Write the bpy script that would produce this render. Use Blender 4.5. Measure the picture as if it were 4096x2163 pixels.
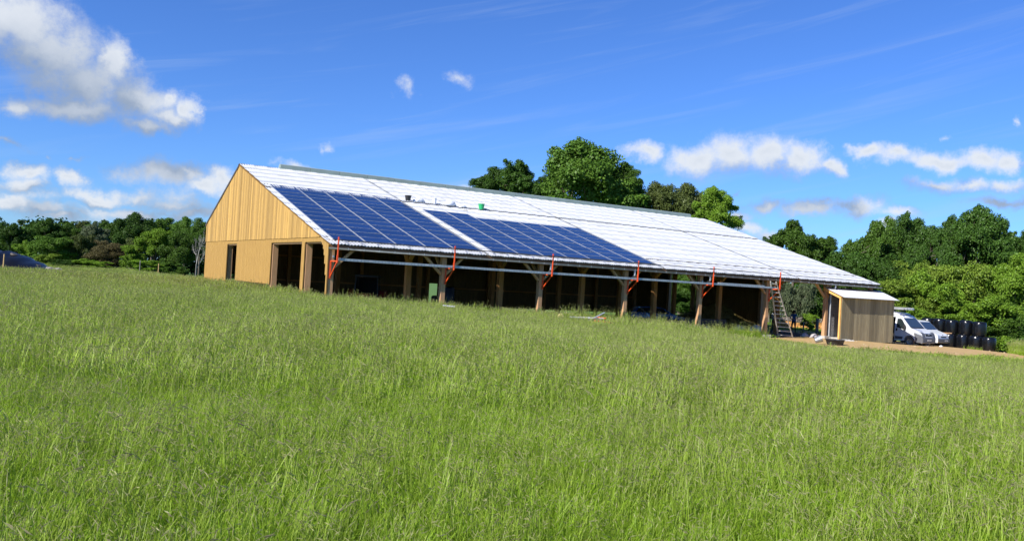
import bpy, bmesh, math, random
import numpy as np
from mathutils import Vector, Matrix
random.seed(7); RNG = np.random.default_rng(7)
for o in list(bpy.data.objects): bpy.data.objects.remove(o)
S = bpy.context.scene
COL = S.collection
R = math.radians

# ------------------------------------------------------------------ camera, sky, sun, exposure
CAM = Vector((-13.88, -39.05, 0.0))
cR = Vector((0.84978724, -0.52396166, 0.05766996)); cU = Vector((-0.05559637, 0.01970462, 0.99825887)); cF = Vector((0.52418574, 0.85151389, 0.01238564))
cam = bpy.data.cameras.new('camera'); camo = bpy.data.objects.new('camera', cam); COL.objects.link(camo)
m = Matrix((cR, cU, -cF)).transposed().to_4x4(); m.translation = CAM
camo.matrix_world = m
cam.sensor_width = 36; cam.lens = 36 * 3398.9 / 4096; cam.clip_start = .1; cam.clip_end = 4000
S.camera = camo
SUN_T = Vector((1.0, .205, -.78)).normalized()          # the way sunlight travels
SUN_EL = math.asin(-SUN_T.z)
sl = bpy.data.lights.new('sun', 'SUN'); sl.energy = 4.2; sl.angle = R(.53); sl.color = (1, .955, .88)
so = bpy.data.objects.new('sun', sl); COL.objects.link(so)
so.rotation_euler = SUN_T.to_track_quat('-Z', 'Y').to_euler(); so.location = (-60, -30, 60)
S.view_settings.view_transform = 'Standard'; S.view_settings.look = 'None'
S.view_settings.exposure = EXPOSURE = 0.88; S.view_settings.gamma = 1; S.view_settings.use_curve_mapping = False
S.render.engine = 'CYCLES'
S.cycles.max_bounces = 5; S.cycles.diffuse_bounces = 2; S.cycles.glossy_bounces = 2; S.cycles.transmission_bounces = 3; S.cycles.transparent_max_bounces = 6
S.cycles.use_adaptive_sampling = True; S.cycles.adaptive_threshold = .015
S.cycles.use_denoising = True; S.cycles.denoiser = 'OPENIMAGEDENOISE'; S.cycles.denoising_input_passes = 'RGB_ALBEDO_NORMAL'; S.cycles.denoising_prefilter = 'ACCURATE'; S.cycles.sample_clamp_indirect = 1.2
S.cycles.caustics_reflective = False; S.cycles.caustics_refractive = False

CLOUDS = [(0.081,0.046,0.1288,0.0136,0.0153,0.47),(0.032,0.059,0.0640,0.0132,0.0132,0.47),(0.170,0.072,0.0731,0.0158,0.0158,0.47),(0.009,0.228,0.0503,0.0356,0.0356,0),(0.042,0.205,0.0522,0.0367,0.0269,0),(0.073,0.180,0.0516,0.0277,0.0327,0),(0.100,0.204,0.0229,0.0278,0.0278,0),(0.129,0.170,0.0371,0.0208,0.0234,0),(0.162,0.174,0.0178,0.0158,0.0131,0),(0.185,0.163,0.0142,0.0186,0.0160,0),(0.165,0.153,0.0229,0.0106,0.0133,0),(0.068,0.151,0.0699,0.0152,0.0114,0),(0.141,0.139,0.0275,0.0105,0.0105,0),(0.014,0.145,0.0198,0.0123,0.0098,0),(0.016,0.106,0.0372,0.0081,0.0058,0.47),(0.024,0.081,0.0244,0.0113,0.0070,0),(0.061,0.078,0.0139,0.0128,0.0072,0),(0.021,0.069,0.0199,0.0113,0.0088,0),(0.050,0.097,0.0089,0.0060,0.0046,0.47),(0.076,0.098,0.0168,0.0067,0.0047,0.47),(0.154,0.094,0.0429,0.0134,0.0147,0),(0.179,0.098,0.0232,0.0122,0.0135,0),(0.200,0.086,0.0314,0.0109,0.0109,0),(0.094,0.065,0.0239,0.0092,0.0092,0),(0.135,0.066,0.0387,0.0104,0.0104,0.18),(0.171,0.064,0.0499,0.0106,0.0106,0.18),(0.042,0.047,0.0471,0.0093,0.0093,0.18),(0.015,0.052,0.0198,0.0075,0.0088,0),(0.122,0.049,0.0638,0.0086,0.0076,0.18),(0.186,0.055,0.0538,0.0089,0.0078,0.18),(0.063,0.039,0.0542,0.0074,0.0061,0.18),(0.080,0.067,0.0245,0.0101,0.0101,0.18),(0.221,0.094,0.0186,0.0137,0.0137,0),(0.295,0.116,0.0252,0.0080,0.0091,0.18),(0.417,0.215,0.0227,0.0235,0.0217,0.47),(0.480,0.231,0.0268,0.0199,0.0181,0.47),(0.324,0.141,0.0146,0.0164,0.0128,0.47),(0.494,0.106,0.0230,0.0060,0.0053,0.47),(0.697,0.154,0.0260,0.0128,0.0085,0),(0.760,0.150,0.0310,0.0197,0.0211,0),(0.798,0.160,0.0359,0.0195,0.0251,0),(0.839,0.163,0.0324,0.0179,0.0262,0),(0.877,0.158,0.0264,0.0164,0.0218,0),(0.906,0.145,0.0155,0.0108,0.0108,0),(0.941,0.166,0.0201,0.0093,0.0080,0),(0.971,0.159,0.0269,0.0100,0.0105,0),(1.013,0.152,0.0353,0.0103,0.0103,0),(1.056,0.153,0.0270,0.0088,0.0126,0),(1.081,0.151,0.0175,0.0100,0.0112,0),(0.837,0.098,0.0281,0.0116,0.0102,0.18),(0.888,0.098,0.0314,0.0096,0.0096,0),(0.932,0.103,0.0278,0.0114,0.0108,0),(0.972,0.097,0.0349,0.0087,0.0087,0.18),(1.009,0.125,0.0337,0.0095,0.0108,0.18),(1.046,0.125,0.0325,0.0100,0.0083,0.18),(1.080,0.125,0.0256,0.0098,0.0082,0.18),(1.070,0.109,0.0402,0.0066,0.0072,0.18),(1.021,0.173,0.0121,0.0073,0.0060,0.47),(0.808,0.087,0.0214,0.0110,0.0096,0.18),(0.822,0.073,0.0284,0.0103,0.0095,0.18),(0.844,0.066,0.0280,0.0109,0.0109,0.18),(0.793,0.109,0.0094,0.0051,0.0044,0.47),(0.963,0.082,0.0148,0.0094,0.0075,0),(1.086,0.188,0.0085,0.0112,0.0096,0.47)]
world = bpy.data.worlds.new('World'); S.world = world; world.use_nodes = True
wt = world.node_tree; wn = wt.nodes; wl = wt.links
for n in list(wn): wn.remove(n)
def N(nodes, t, **kw):
    n = nodes.new(t)
    for k, v in kw.items():
        if k == 'inp':
            for kk, vv in v.items(): n.inputs[kk].default_value = vv
        else: setattr(n, k, v)
    return n
def mth(nodes, links, op, a, b=None, c=None, clamp=False):
    n = nodes.new('ShaderNodeMath'); n.operation = op; n.use_clamp = clamp
    for i, x in enumerate((a, b, c)):
        if x is None: continue
        if isinstance(x, (int, float)): n.inputs[i].default_value = x
        else: links.new(x, n.inputs[i])
    return n.outputs[0]
def cloud_field():
    """node group: (azimuth, elevation) -> how deep inside a cloud that direction lies"""
    g = bpy.data.node_groups.new('cloud_field', 'ShaderNodeTree')
    g.interface.new_socket('Vector', in_out='INPUT', socket_type='NodeSocketVector')
    g.interface.new_socket('Field', in_out='OUTPUT', socket_type='NodeSocketFloat')
    gi = g.nodes.new('NodeGroupInput'); go = g.nodes.new('NodeGroupOutput'); prev = None
    vec = gi.outputs[0]; pc, ps = (0, 0), (1, 1)
    for az, el, ra, rt, rb, faint in CLOUDS:                  # each mapping starts from the one before it
        c = (az, el + (rt - rb) / 2); s = (1 / (ra * 1.42), 2 / ((rt + rb) * 1.42))
        mp = g.nodes.new('ShaderNodeMapping'); mp.inputs['Scale'].default_value = (s[0] / ps[0], s[1] / ps[1], 0)
        mp.inputs['Location'].default_value = ((pc[0] - c[0]) * s[0], (pc[1] - c[1]) * s[1], 0)
        g.links.new(vec, mp.inputs['Vector']); vec = mp.outputs[0]; pc, ps = c, s
        ln = g.nodes.new('ShaderNodeVectorMath'); ln.operation = 'LENGTH'; g.links.new(mp.outputs[0], ln.inputs[0])
        v = ln.outputs['Value']
        if faint: v = mth(g.nodes, g.links, 'ADD', v, faint)
        prev = v if prev is None else mth(g.nodes, g.links, 'SMOOTH_MIN', prev, v, .22)
        # keeps the chain strictly serial (the shader stack is small)
        k0 = mth(g.nodes, g.links, 'MULTIPLY', prev, 1e-12); ad = g.nodes.new('ShaderNodeVectorMath'); ad.operation = 'ADD'; g.links.new(vec, ad.inputs[0]); g.links.new(k0, ad.inputs[1]); vec = ad.outputs[0]
    f = mth(g.nodes, g.links, 'SUBTRACT', 1.0, prev)
    g.links.new(f, go.inputs[0])
    return g
tc = N(wn, 'ShaderNodeTexCoord'); sx = N(wn, 'ShaderNodeSeparateXYZ'); wl.new(tc.outputs['Generated'], sx.inputs[0])
az = mth(wn, wl, 'ARCTAN2', sx.outputs[0], sx.outputs[1]); el = mth(wn, wl, 'ARCSINE', sx.outputs[2])
ce = N(wn, 'ShaderNodeCombineXYZ'); wl.new(az, ce.inputs[0]); wl.new(el, ce.inputs[1])
n1 = N(wn, 'ShaderNodeTexNoise', inp={'Scale': 22., 'Detail': 6., 'Roughness': .6}); wl.new(tc.outputs['Generated'], n1.inputs['Vector'])
d1 = N(wn, 'ShaderNodeVectorMath', operation='SUBTRACT'); wl.new(n1.outputs['Color'], d1.inputs[0]); d1.inputs[1].default_value = (.5, .5, .5)
d2 = N(wn, 'ShaderNodeVectorMath', operation='MULTIPLY'); wl.new(d1.outputs[0], d2.inputs[0]); d2.inputs[1].default_value = (.075, .04, 0)
q = N(wn, 'ShaderNodeVectorMath', operation='ADD'); wl.new(ce.outputs[0], q.inputs[0]); wl.new(d2.outputs[0], q.inputs[1])
q2 = N(wn, 'ShaderNodeVectorMath', operation='ADD'); wl.new(q.outputs[0], q2.inputs[0]); q2.inputs[1].default_value = (-.014, .042, 0)
cg = cloud_field()
f1 = N(wn, 'ShaderNodeGroup', node_tree=cg); wl.new(q.outputs[0], f1.inputs[0])
f2 = N(wn, 'ShaderNodeGroup', node_tree=cg); wl.new(q2.outputs[0], f2.inputs[0])
n2 = N(wn, 'ShaderNodeTexNoise', inp={'Scale': 46., 'Detail': 8., 'Roughness': .68}); wl.new(tc.outputs['Generated'], n2.inputs['Vector'])
nz = mth(wn, wl, 'SUBTRACT', n2.outputs['Fac'], .5)
fd = mth(wn, wl, 'MULTIPLY_ADD', nz, .95, f1.outputs[0])
dens = N(wn, 'ShaderNodeMapRange', interpolation_type='SMOOTHSTEP', inp={'From Min': .02, 'From Max': .80, 'To Min': 0., 'To Max': .96}); wl.new(fd, dens.inputs['Value'])
# sunlit side: where a step towards the sun leaves the cloud
dl = mth(wn, wl, 'SUBTRACT', f1.outputs[0], f2.outputs[0])
dl = mth(wn, wl, 'MULTIPLY_ADD', nz, .32, dl)
lit = N(wn, 'ShaderNodeMapRange', interpolation_type='SMOOTHSTEP', inp={'From Min': -.35, 'From Max': 1.1}); wl.new(dl, lit.inputs['Value'])
deep = N(wn, 'ShaderNodeMapRange', inp={'From Min': .75, 'From Max': 1.2, 'To Min': 1., 'To Max': .7}); wl.new(f1.outputs[0], deep.inputs['Value'])
litd = mth(wn, wl, 'MULTIPLY', lit.outputs[0], deep.outputs[0])
ccol = N(wn, 'ShaderNodeMix', data_type='RGBA'); wl.new(litd, ccol.inputs['Factor'])
ccol.inputs['A'].default_value = (1.75, 2.2, 2.95, 1); ccol.inputs['B'].default_value = (4.35, 4.6, 4.95, 1)
sky = N(wn, 'ShaderNodeTexSky', sky_type='NISHITA', sun_disc=False, sun_elevation=SUN_EL, sun_rotation=math.atan2(-SUN_T.x, -SUN_T.y), air_density=1.0, dust_density=.1, ozone_density=1.6, altitude=150)
hs = N(wn, 'ShaderNodeVectorMath', operation='MULTIPLY'); wl.new(sky.outputs[0], hs.inputs[0]); hs.inputs[1].default_value = (.27, .475, .89)
# thin high veils
mpr = N(wn, 'ShaderNodeMapping', inp={'Rotation': (0, 0, R(-13))}); wl.new(ce.outputs[0], mpr.inputs[0]); mpv = N(wn, 'ShaderNodeMapping', inp={'Scale': (2.0, 30, 1)}); wl.new(mpr.outputs[0], mpv.inputs[0])
n3 = N(wn, 'ShaderNodeTexNoise', inp={'Scale': 1.6, 'Detail': 5., 'Roughness': .55, 'Distortion': .6}); wl.new(mpv.outputs[0], n3.inputs['Vector'])
veil = N(wn, 'ShaderNodeMapRange', interpolation_type='SMOOTHSTEP', inp={'From Min': .50, 'From Max': .80, 'To Min': 0., 'To Max': .24}); wl.new(n3.outputs['Fac'], veil.inputs['Value'])
mv = N(wn, 'ShaderNodeMix', data_type='RGBA'); wl.new(veil.outputs[0], mv.inputs['Factor']); wl.new(hs.outputs[0], mv.inputs['A']); mv.inputs['B'].default_value = (2.7, 3.4, 4.7, 1)
mc = N(wn, 'ShaderNodeMix', data_type='RGBA'); wl.new(dens.outputs[0], mc.inputs['Factor']); wl.new(mv.outputs[2], mc.inputs['A']); wl.new(ccol.outputs[2], mc.inputs['B'])
bg = N(wn, 'ShaderNodeBackground', inp={'Strength': .10}); wl.new(mc.outputs[2], bg.inputs['Color'])
wo = N(wn, 'ShaderNodeOutputWorld'); wl.new(bg.outputs[0], wo.inputs[0])
world.cycles.sampling_method = 'MANUAL'; world.cycles.sample_map_resolution = 512

# ------------------------------------------------------------------ helpers
def mat(name, col, rough=.6, metal=0, nscale=0, namt=.25, bump=0, col2=None, spec=.5, stretch=(1, 1, 1), coord='Object', coat=0, rnd=0):
    mt = bpy.data.materials.new(name); mt.use_nodes = True
    nt = mt.node_tree; b = nt.nodes['Principled BSDF']
    b.inputs['Base Color'].default_value = (*col, 1); b.inputs['Roughness'].default_value = rough; b.inputs['Metallic'].default_value = metal
    b.inputs['Specular IOR Level'].default_value = spec; b.inputs['Coat Weight'].default_value = coat
    out = None
    if nscale:
        tcn = nt.nodes.new('ShaderNodeTexCoord'); mp = nt.nodes.new('ShaderNodeMapping'); mp.inputs['Scale'].default_value = stretch
        nt.links.new(tcn.outputs[coord], mp.inputs[0])
        nz = nt.nodes.new('ShaderNodeTexNoise'); nz.inputs['Scale'].default_value = nscale; nz.inputs['Detail'].default_value = 6; nz.inputs['Roughness'].default_value = .65
        nt.links.new(mp.outputs[0], nz.inputs['Vector'])
        c2 = col2 or tuple(c * (1 - namt) for c in col); c1 = col if col2 else tuple(min(1, c * (1 + namt)) for c in col)
        mr = nt.nodes.new('ShaderNodeMapRange'); mr.inputs['From Min'].default_value = .32; mr.inputs['From Max'].default_value = .68; nt.links.new(nz.outputs['Fac'], mr.inputs['Value'])
        mx = nt.nodes.new('ShaderNodeMix'); mx.data_type = 'RGBA'; nt.links.new(mr.outputs[0], mx.inputs['Factor'])
        mx.inputs['A'].default_value = (*c2, 1); mx.inputs['B'].default_value = (*c1, 1); out = mx.outputs[2]
        if bump:
            bp = nt.nodes.new('ShaderNodeBump'); bp.inputs['Strength'].default_value = bump; bp.inputs['Distance'].default_value = .02
            nt.links.new(nz.outputs['Fac'], bp.inputs['Height']); nt.links.new(bp.outputs[0], b.inputs['Normal'])
    if rnd:
        oi = nt.nodes.new('ShaderNodeObjectInfo'); mr = nt.nodes.new('ShaderNodeMapRange'); mr.inputs['To Min'].default_value = 1 - rnd; mr.inputs['To Max'].default_value = 1 + rnd
        nt.links.new(oi.outputs['Random'], mr.inputs['Value'])
        hv = nt.nodes.new('ShaderNodeHueSaturation'); nt.links.new(mr.outputs[0], hv.inputs['Value'])
        if out is not None: nt.links.new(out, hv.inputs['Color'])
        else: hv.inputs['Color'].default_value = (*col, 1)
        out = hv.outputs[0]
    if out is not None: nt.links.new(out, b.inputs['Base Color'])
    return mt
M = {}
def link(o, parent=None):
    COL.objects.link(o)
    if parent: o.parent = parent
    return o
def tag(o, label=None, cat=None, group=None, kind=None):
    if label: o['label'] = label
    if cat: o['category'] = cat
    if group: o['group'] = group
    if kind: o['kind'] = kind
    return o
def empty(name, loc=(0, 0, 0), rz=0, label=None, cat=None, group=None):
    o = bpy.data.objects.new(name, None); o.location = loc; o.rotation_euler = (0, 0, rz); o.empty_display_size = .2
    COL.objects.link(o); return tag(o, label, cat, group)
class MB:
    def __init__(s): s.v = []; s.f = []; s.mi = []; s.cur = 0
    def add(s, vs, fs):
        k = len(s.v); s.v += [tuple(v) for v in vs]; s.f += [tuple(i + k for i in f) for f in fs]; s.mi += [s.cur] * len(fs); return s
    def box(s, x0, x1, y0, y1, z0, z1):
        return s.add([(x0, y0, z0), (x1, y0, z0), (x1, y1, z0), (x0, y1, z0), (x0, y0, z1), (x1, y0, z1), (x1, y1, z1), (x0, y1, z1)],
                     [(0, 3, 2, 1), (4, 5, 6, 7), (0, 1, 5, 4), (1, 2, 6, 5), (2, 3, 7, 6), (3, 0, 4, 7)])
    def beam(s, p0, p1, w, h, up=(0, 0, 1)):
        p0, p1 = Vector(p0), Vector(p1); d = (p1 - p0).normalized(); up = Vector(up)
        if abs(d.dot(up)) > .99: up = Vector((0, 1, 0))
        a = d.cross(up).normalized() * w / 2; b = a.cross(d).normalized() * h / 2
        vs = [p + x * a + y * b for p in (p0, p1) for x, y in ((-1, -1), (1, -1), (1, 1), (-1, 1))]
        return s.add(vs, [(0, 3, 2, 1), (4, 5, 6, 7), (0, 1, 5, 4), (1, 2, 6, 5), (2, 3, 7, 6), (3, 0, 4, 7)])
    def tube(s, p0, p1, r0, r1=None, n=8, cap=True):
        r1 = r0 if r1 is None else r1; p0, p1 = Vector(p0), Vector(p1); d = (p1 - p0).normalized()
        a = d.cross(Vector((0, 0, 1)) if abs(d.z) < .95 else Vector((1, 0, 0))).normalized(); b = d.cross(a)
        vs = [p + r * (a * math.cos(t) + b * math.sin(t)) for p, r in ((p0, r0), (p1, r1)) for t in [2 * math.pi * i / n for i in range(n)]]
        fs = [(i, (i + 1) % n, n + (i + 1) % n, n + i) for i in range(n)]
        if cap: fs += [tuple(range(n - 1, -1, -1)), tuple(range(n, 2 * n))]
        return s.add(vs, fs)
    def lathe(s, prof, n=20, c=(0, 0, 0), axis='Z', wob=None):
        c = Vector(c); vs = []
        for r, z in prof:
            for i in range(n):
                t = 2 * math.pi * i / n; rr = r * (1 + (wob(t, z) if wob else 0)); x, y = rr * math.cos(t), rr * math.sin(t)
                vs.append(c + (Vector((x, y, z)) if axis == 'Z' else Vector((x, z, y)) if axis == 'Y' else Vector((z, x, y))))
        fs = [(j * n + i, j * n + (i + 1) % n, (j + 1) * n + (i + 1) % n, (j + 1) * n + i) for j in range(len(prof) - 1) for i in range(n)]
        return s.add(vs, fs)
    def build(s, name, m, parent=None, smooth=False, bevel=0):
        me = bpy.data.meshes.new(name); me.from_pydata(s.v, [], s.f); me.update()
        for x in (m if isinstance(m, (list, tuple)) else [m]): me.materials.append(x)
        if max(s.mi, default=0): me.polygons.foreach_set('material_index', s.mi)
        bm = bmesh.new(); bm.from_mesh(me); bmesh.ops.recalc_face_normals(bm, faces=bm.faces)
        if bevel: bmesh.ops.bevel(bm, geom=list(bm.edges), offset=bevel, segments=1, affect='EDGES', profile=.6)
        bm.to_mesh(me); bm.free()
        if smooth: me.shade_smooth()
        return link(bpy.data.objects.new(name, me), parent)
def np_mesh(name, V, F, mats):
    """quads from numpy arrays"""
    me = bpy.data.meshes.new(name); k = F.shape[1]
    me.vertices.add(len(V)); me.vertices.foreach_set('co', np.ascontiguousarray(V, np.float32).ravel())
    me.loops.add(F.size); me.loops.foreach_set('vertex_index', np.ascontiguousarray(F, np.int32).ravel())
    me.polygons.add(len(F)); me.polygons.foreach_set('loop_start', np.arange(0, F.size, k, dtype=np.int32)); me.polygons.foreach_set('loop_total', np.full(len(F), k, np.int32))
    me.update(calc_edges=True)
    for x in mats: me.materials.append(x)
    return me

# ------------------------------------------------------------------ terrain
KX = [-900,-200,-60,-25,-14,-4,0,6,12,18,23,30,38,45,50,53,55,60,75,110,300,900]
KZ = [-3,-1.6,-1.6,-1.62,-1.65,-1.62,-1.6,-1.86,-2.12,-2.32,-2.74,-2.8,-2.78,-3.1,-3.2,-3.34,-3.48,-3.66,-3.75,-3.75,-4.5,-6]
def ss(t): t = np.clip(t, 0, 1); return t * t * (3 - 2 * t)
def G(x, y):
    x = np.asarray(x, float); y = np.asarray(y, float)
    z = np.interp(x + 5 * ss(-(y + 1) / 14), KX, KZ)
    z = z + .05 * np.sin(x * .31 + y * .17) * np.cos(y * .23 - x * .11) * ss((np.hypot(x + 14, y + 39) - 4) / 10)
    w = ss((y - 4) / 5) * ss((x - 38) / 4); z = z * (1 - w) - (2.76 + .16 * ss((x - 43) / 6)) * w
    d = np.minimum(np.minimum(x - .3, 40.9 - x), np.minimum(y - .5, 26.2 - y)); w = ss(d / 1.2)
    return z * (1 - w) - 2.74 * w
g = lambda x, y: float(G(x, y))
def sheet(name, xs, ys, m, dz=0, keep=None):
    X, Y = np.meshgrid(xs, ys); Z = G(X, Y) + dz; nx, ny = len(xs), len(ys)
    V = np.stack([X.ravel(), Y.ravel(), Z.ravel()], 1); i = np.arange(nx * ny).reshape(ny, nx)
    F = np.stack([i[:-1, :-1].ravel(), i[:-1, 1:].ravel(), i[1:, 1:].ravel(), i[1:, :-1].ravel()], 1)
    if keep is not None:
        c = V[F].mean(1); F = F[keep(c[:, 0], c[:, 1])]
        used, inv = np.unique(F, return_inverse=True); V = V[used]; F = inv.reshape(F.shape)
    me = np_mesh(name, V, F, [m]); me.shade_smooth()
    return link(bpy.data.objects.new(name, me))
def inpoly(px, py, poly):
    r = np.zeros(np.shape(px), bool); n = len(poly)
    for i in range(n):
        x0, y0 = poly[i]; x1, y1 = poly[(i + 1) % n]
        if y0 == y1: continue
        c = ((y0 > py) != (y1 > py)) & (px < (x1 - x0) * (py - y0) / (y1 - y0) + x0); r ^= c
    return r
M['soil'] = mat('meadow_soil', (.085, .18, .014), .95, nscale=1.3, col2=(.06, .125, .012), bump=.3)
M['dirt'] = mat('sandy_dirt', (.50, .335, .135), .95, nscale=2.2, col2=(.37, .235, .09), bump=.6)
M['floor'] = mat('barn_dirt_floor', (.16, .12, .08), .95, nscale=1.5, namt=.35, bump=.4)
xs = np.unique(np.concatenate([np.linspace(-900, -60, 30), np.arange(-60, 84, .8), np.linspace(84, 900, 30)]))
ys = np.unique(np.concatenate([np.linspace(-400, -46, 14), np.arange(-46, 40, .8), np.arange(40, 140, 3), np.linspace(140, 1500, 30)]))
tag(sheet('ground', xs, ys, M['soil']), 'gently sloping green meadow ground', kind='structure')
DIRT = [(28.1, .3), (28.1, -.4), (28.2, -2), (28.3, -3.6), (26.8, -7), (27.6, -8.7), (29.3, -9.4), (30.5, -11.8), (33, -13), (36, -14.5), (45, -20), (48, -14), (45.5, -9.6), (57.6, -1.4), (58, 1.6), (52, 5), (48, 10), (41.5, 9), (41, .55), (28.5, .55)]
wob = lambda x, y: .35 * np.sin(x * 1.7 + y * .9) + .25 * np.sin(x * .8 - y * 2.3) + .2 * np.sin(x * 4.1 + y * 3.3)
dirt_in = lambda x, y: inpoly(x + wob(x, y), y + wob(y + 3, x), DIRT)
tag(sheet('dirt_yard', np.arange(25, 60, .22), np.arange(-21, 11, .22), M['dirt'], .03, dirt_in), 'sandy orange dirt yard around the shed and vans', kind='structure')
tag(sheet('barn_floor', np.arange(.6, 40.9, .8), np.arange(.8, 26.1, .8), M['floor'], .02), 'bare earth floor under the barn roof', kind='structure')
# ------------------------------------------------------------------ barn
ZE, OV, YR, ZR, XL, XR, YB, ZB = 1.233, .446, 17.855, 6.555, -.262, 41.265, 26.73, 2.93
TH = math.atan2(ZR - ZE, YR + OV); SL = math.hypot(ZR - ZE, YR + OV); CT, ST = math.cos(TH), math.sin(TH)
def RP(x, s, h=0): return Vector((x, -OV + s * CT - h * ST, ZE + s * ST + h * CT))
def roofz(y): return ZE + (y + OV) * math.tan(TH) if y <= YR else ZR - (y - YR) * (ZR - ZB) / (YB - YR)
RM = Matrix(((1, 0, 0), (0, CT, -ST), (0, ST, CT))).to_4x4()
wood = dict(nscale=3.0, stretch=(9, 9, .55))
M['board'] = mat('larch_board', (.51, .31, .085), .75, col2=(.35, .195, .047), bump=.2, rnd=.26, **wood)
M['batten'] = mat('larch_batten', (.47, .28, .074), .75, col2=(.33, .185, .044), bump=.15, rnd=.16, **wood)
M['post'] = mat('douglas_timber', (.60, .355, .185), .8, col2=(.46, .25, .12), bump=.2, rnd=.12, **wood)
M['inpost'] = mat('bounce_tinted_timber', (.56, .27, .085), .8, col2=(.42, .19, .055), rnd=.12, **wood)  # warm light bounced about inside the barn is put into this colour
M['brace'] = mat('pale_timber', (.62, .38, .19), .8, col2=(.48, .28, .13), bump=.2, rnd=.1, nscale=4)
M['rearwall'] = mat('shade_toned_boards', (.25, .145, .045), .8, col2=(.15, .085, .026), nscale=2, stretch=(7, 7, .5))  # larch darkened, so the shade of the interior sits in the colour
M['sheet'] = mat('white_fibre_cement', (.53, .54, .555), .6, nscale=1.6, col2=(.44, .45, .47), bump=.05, rnd=.07)
M['closer'] = mat('dark_foam_strip', (.06, .05, .045), .9, nscale=14, namt=.5)
M['vent'] = mat('grey_green_translucent_ridge', (.27, .33, .29), .4, nscale=1.5, namt=.12)
M['zinc'] = mat('zinc', (.30, .32, .34), .42, .55, nscale=3, namt=.2)
M['galv'] = mat('galvanised_steel', (.52, .54, .56), .42, .6, nscale=5, namt=.18)
M['fascia'] = mat('brown_fascia', (.26, .13, .06), .8, nscale=3, namt=.25, stretch=(.6, 6, 6))
M['dark'] = mat('black_rail', (.02, .02, .022), .5)
M['concrete'] = mat('concrete', (.42, .40, .37), .9, nscale=6, namt=.2, bump=.3)
barn = empty('barn', (0, 0, -2.74), 0, 'long open timber barn with larch gable and white corrugated roof in the meadow', 'barn')
off = Matrix.Translation((0, 0, 2.74))
def part(mb, name, m, **k):
    o = mb.build(name, m, barn, **k); o.matrix_parent_inverse = off; o.matrix_parent_inverse = Matrix.Translation((0, 0, 2.74)); return o
def boxpart(name, m, x0, x1, y0, y1, z0, z1, **k):
    mb = MB(); mb.box(x0 - (x0 + x1) / 2, (x1 - x0) / 2, -(y1 - y0) / 2, (y1 - y0) / 2, 0, z1 - z0) if False else mb.box(x0, x1, y0, y1, z0, z1); return part(mb, name, m, **k)
# posts
for k in range(7):
    x = 6 * k
    top = roofz(0) - .22
    boxpart('post', M['post'], x - .13, x + .13, -.13, .13, max(-2.9, g(x, -.4) - .5) if k else -2.4, top, bevel=.012)
    if k:
        boxpart('post', M['inpost'], x - .15, x + .15, 4.1, 4.4, -2.9, roofz(4.25) - .3, bevel=.012)
        boxpart('post', M['inpost'], x - .15, x + .15, 15.25, 15.55, -2.9, roofz(15.4) - .3, bevel=.012)
        boxpart('post', M['inpost'], x - .13, x + .13, 26.2, 26.46, -2.9, roofz(26.3) - .2, bevel=.012)
    # braces of the front frame
    for s in (-1, 1):
        if k == 0 and s < 0: continue
        mb = MB(); mb.beam((x + s * .11, .0, .12), (x + s * 1.16, .0, 1.1), .12, .15, (0, 1, 0)); part(mb, 'brace', M['brace'])
    mb = MB(); mb.beam((x, .1, .25), (x, 1.0, 1.2), .12, .14, (1, 0, 0)); part(mb, 'brace', M['brace'])
    if k:
        mb = MB(); mb.beam((x, 4.0, .9), (x, 2.9, 2.0), .14, .2, (1, 0, 0)); part(mb, 'brace', M['brace'])
        mb = MB(); mb.beam((x, 4.5, .9), (x, 5.7, 2.5), .14, .2, (1, 0, 0)); part(mb, 'brace', M['brace'])
for y in (3.54, 9.56, 20.2, 26.5):
    boxpart('post', M['post'], -.12, .2, y - .15, y + .15, -2.6, roofz(y) - .2, bevel=.012)
for y in (3.55, 10.2, 18.2, 21.4, 26.4):
    boxpart('post', M['post'], 40.7, 41.0, y - .15, y + .15, -2.9, roofz(y) - .2, bevel=.012)
boxpart('post', M['post'], 40.75, 41.01, -.13, .13, -2.9, roofz(0) - .22, bevel=.012)
# beams, rafters, purlins
boxpart('eave_beam', M['post'], -.2, 41.1, -.09, .09, roofz(0) - .34, roofz(0) - .14)
for k in range(7):
    x = 6 * k; mb = MB(); mb.beam(RP(x, .25, -.3), RP(x, SL - .1, -.3), .16, .24); part(mb, 'rafter', M['post'])
    mb = MB(); mb.beam((x, YR, ZR - .35), (x, YB, ZB - .3), .16, .24); part(mb, 'rafter', M['post'])
for s in np.arange(.9, SL, 1.36):
    mb = MB(); mb.beam(RP(-.1, s, -.12), RP(41.1, s, -.12), .09, .12); part(mb, 'purlin', M['post'])
# gable facing the viewer: upper boards lap over the lower battens
ZJ = 1.603
y = -.16; i = 0; r_ = random.Random(3)
while y < YB - .1:
    w = r_.uniform(.22, .30); y1 = min(y + w, YB - .06)
    za, zb_ = roofz(y) - .06, roofz(y1) - .06
    if max(za, zb_) > ZJ + .06:
        zlo = ZJ - r_.uniform(0, .012); xo = -.25 - r_.uniform(0, .012)
        za, zb_ = max(za, zlo + .02), max(zb_, zlo + .02); zm = None
        top = [(y + .004, za), (y1 - .004, zb_)]
        if y < YR < y1: top = [(y + .004, za), (YR, ZR - .06), (y1 - .004, zb_)]
        ring = [(y1 - .004, zlo), (y + .004, zlo)] + top; n = len(ring)
        mb = MB(); mb.add([(xo, a, b) for a, b in ring] + [(-.195, a, b) for a, b in ring], [tuple(range(n)), tuple(range(2 * n - 1, n - 1, -1))] + [(j, (j + 1) % n, n + (j + 1) % n, n + j) for j in range(n)])
        part(mb, 'board', M['board'])
    y = y1
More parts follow.
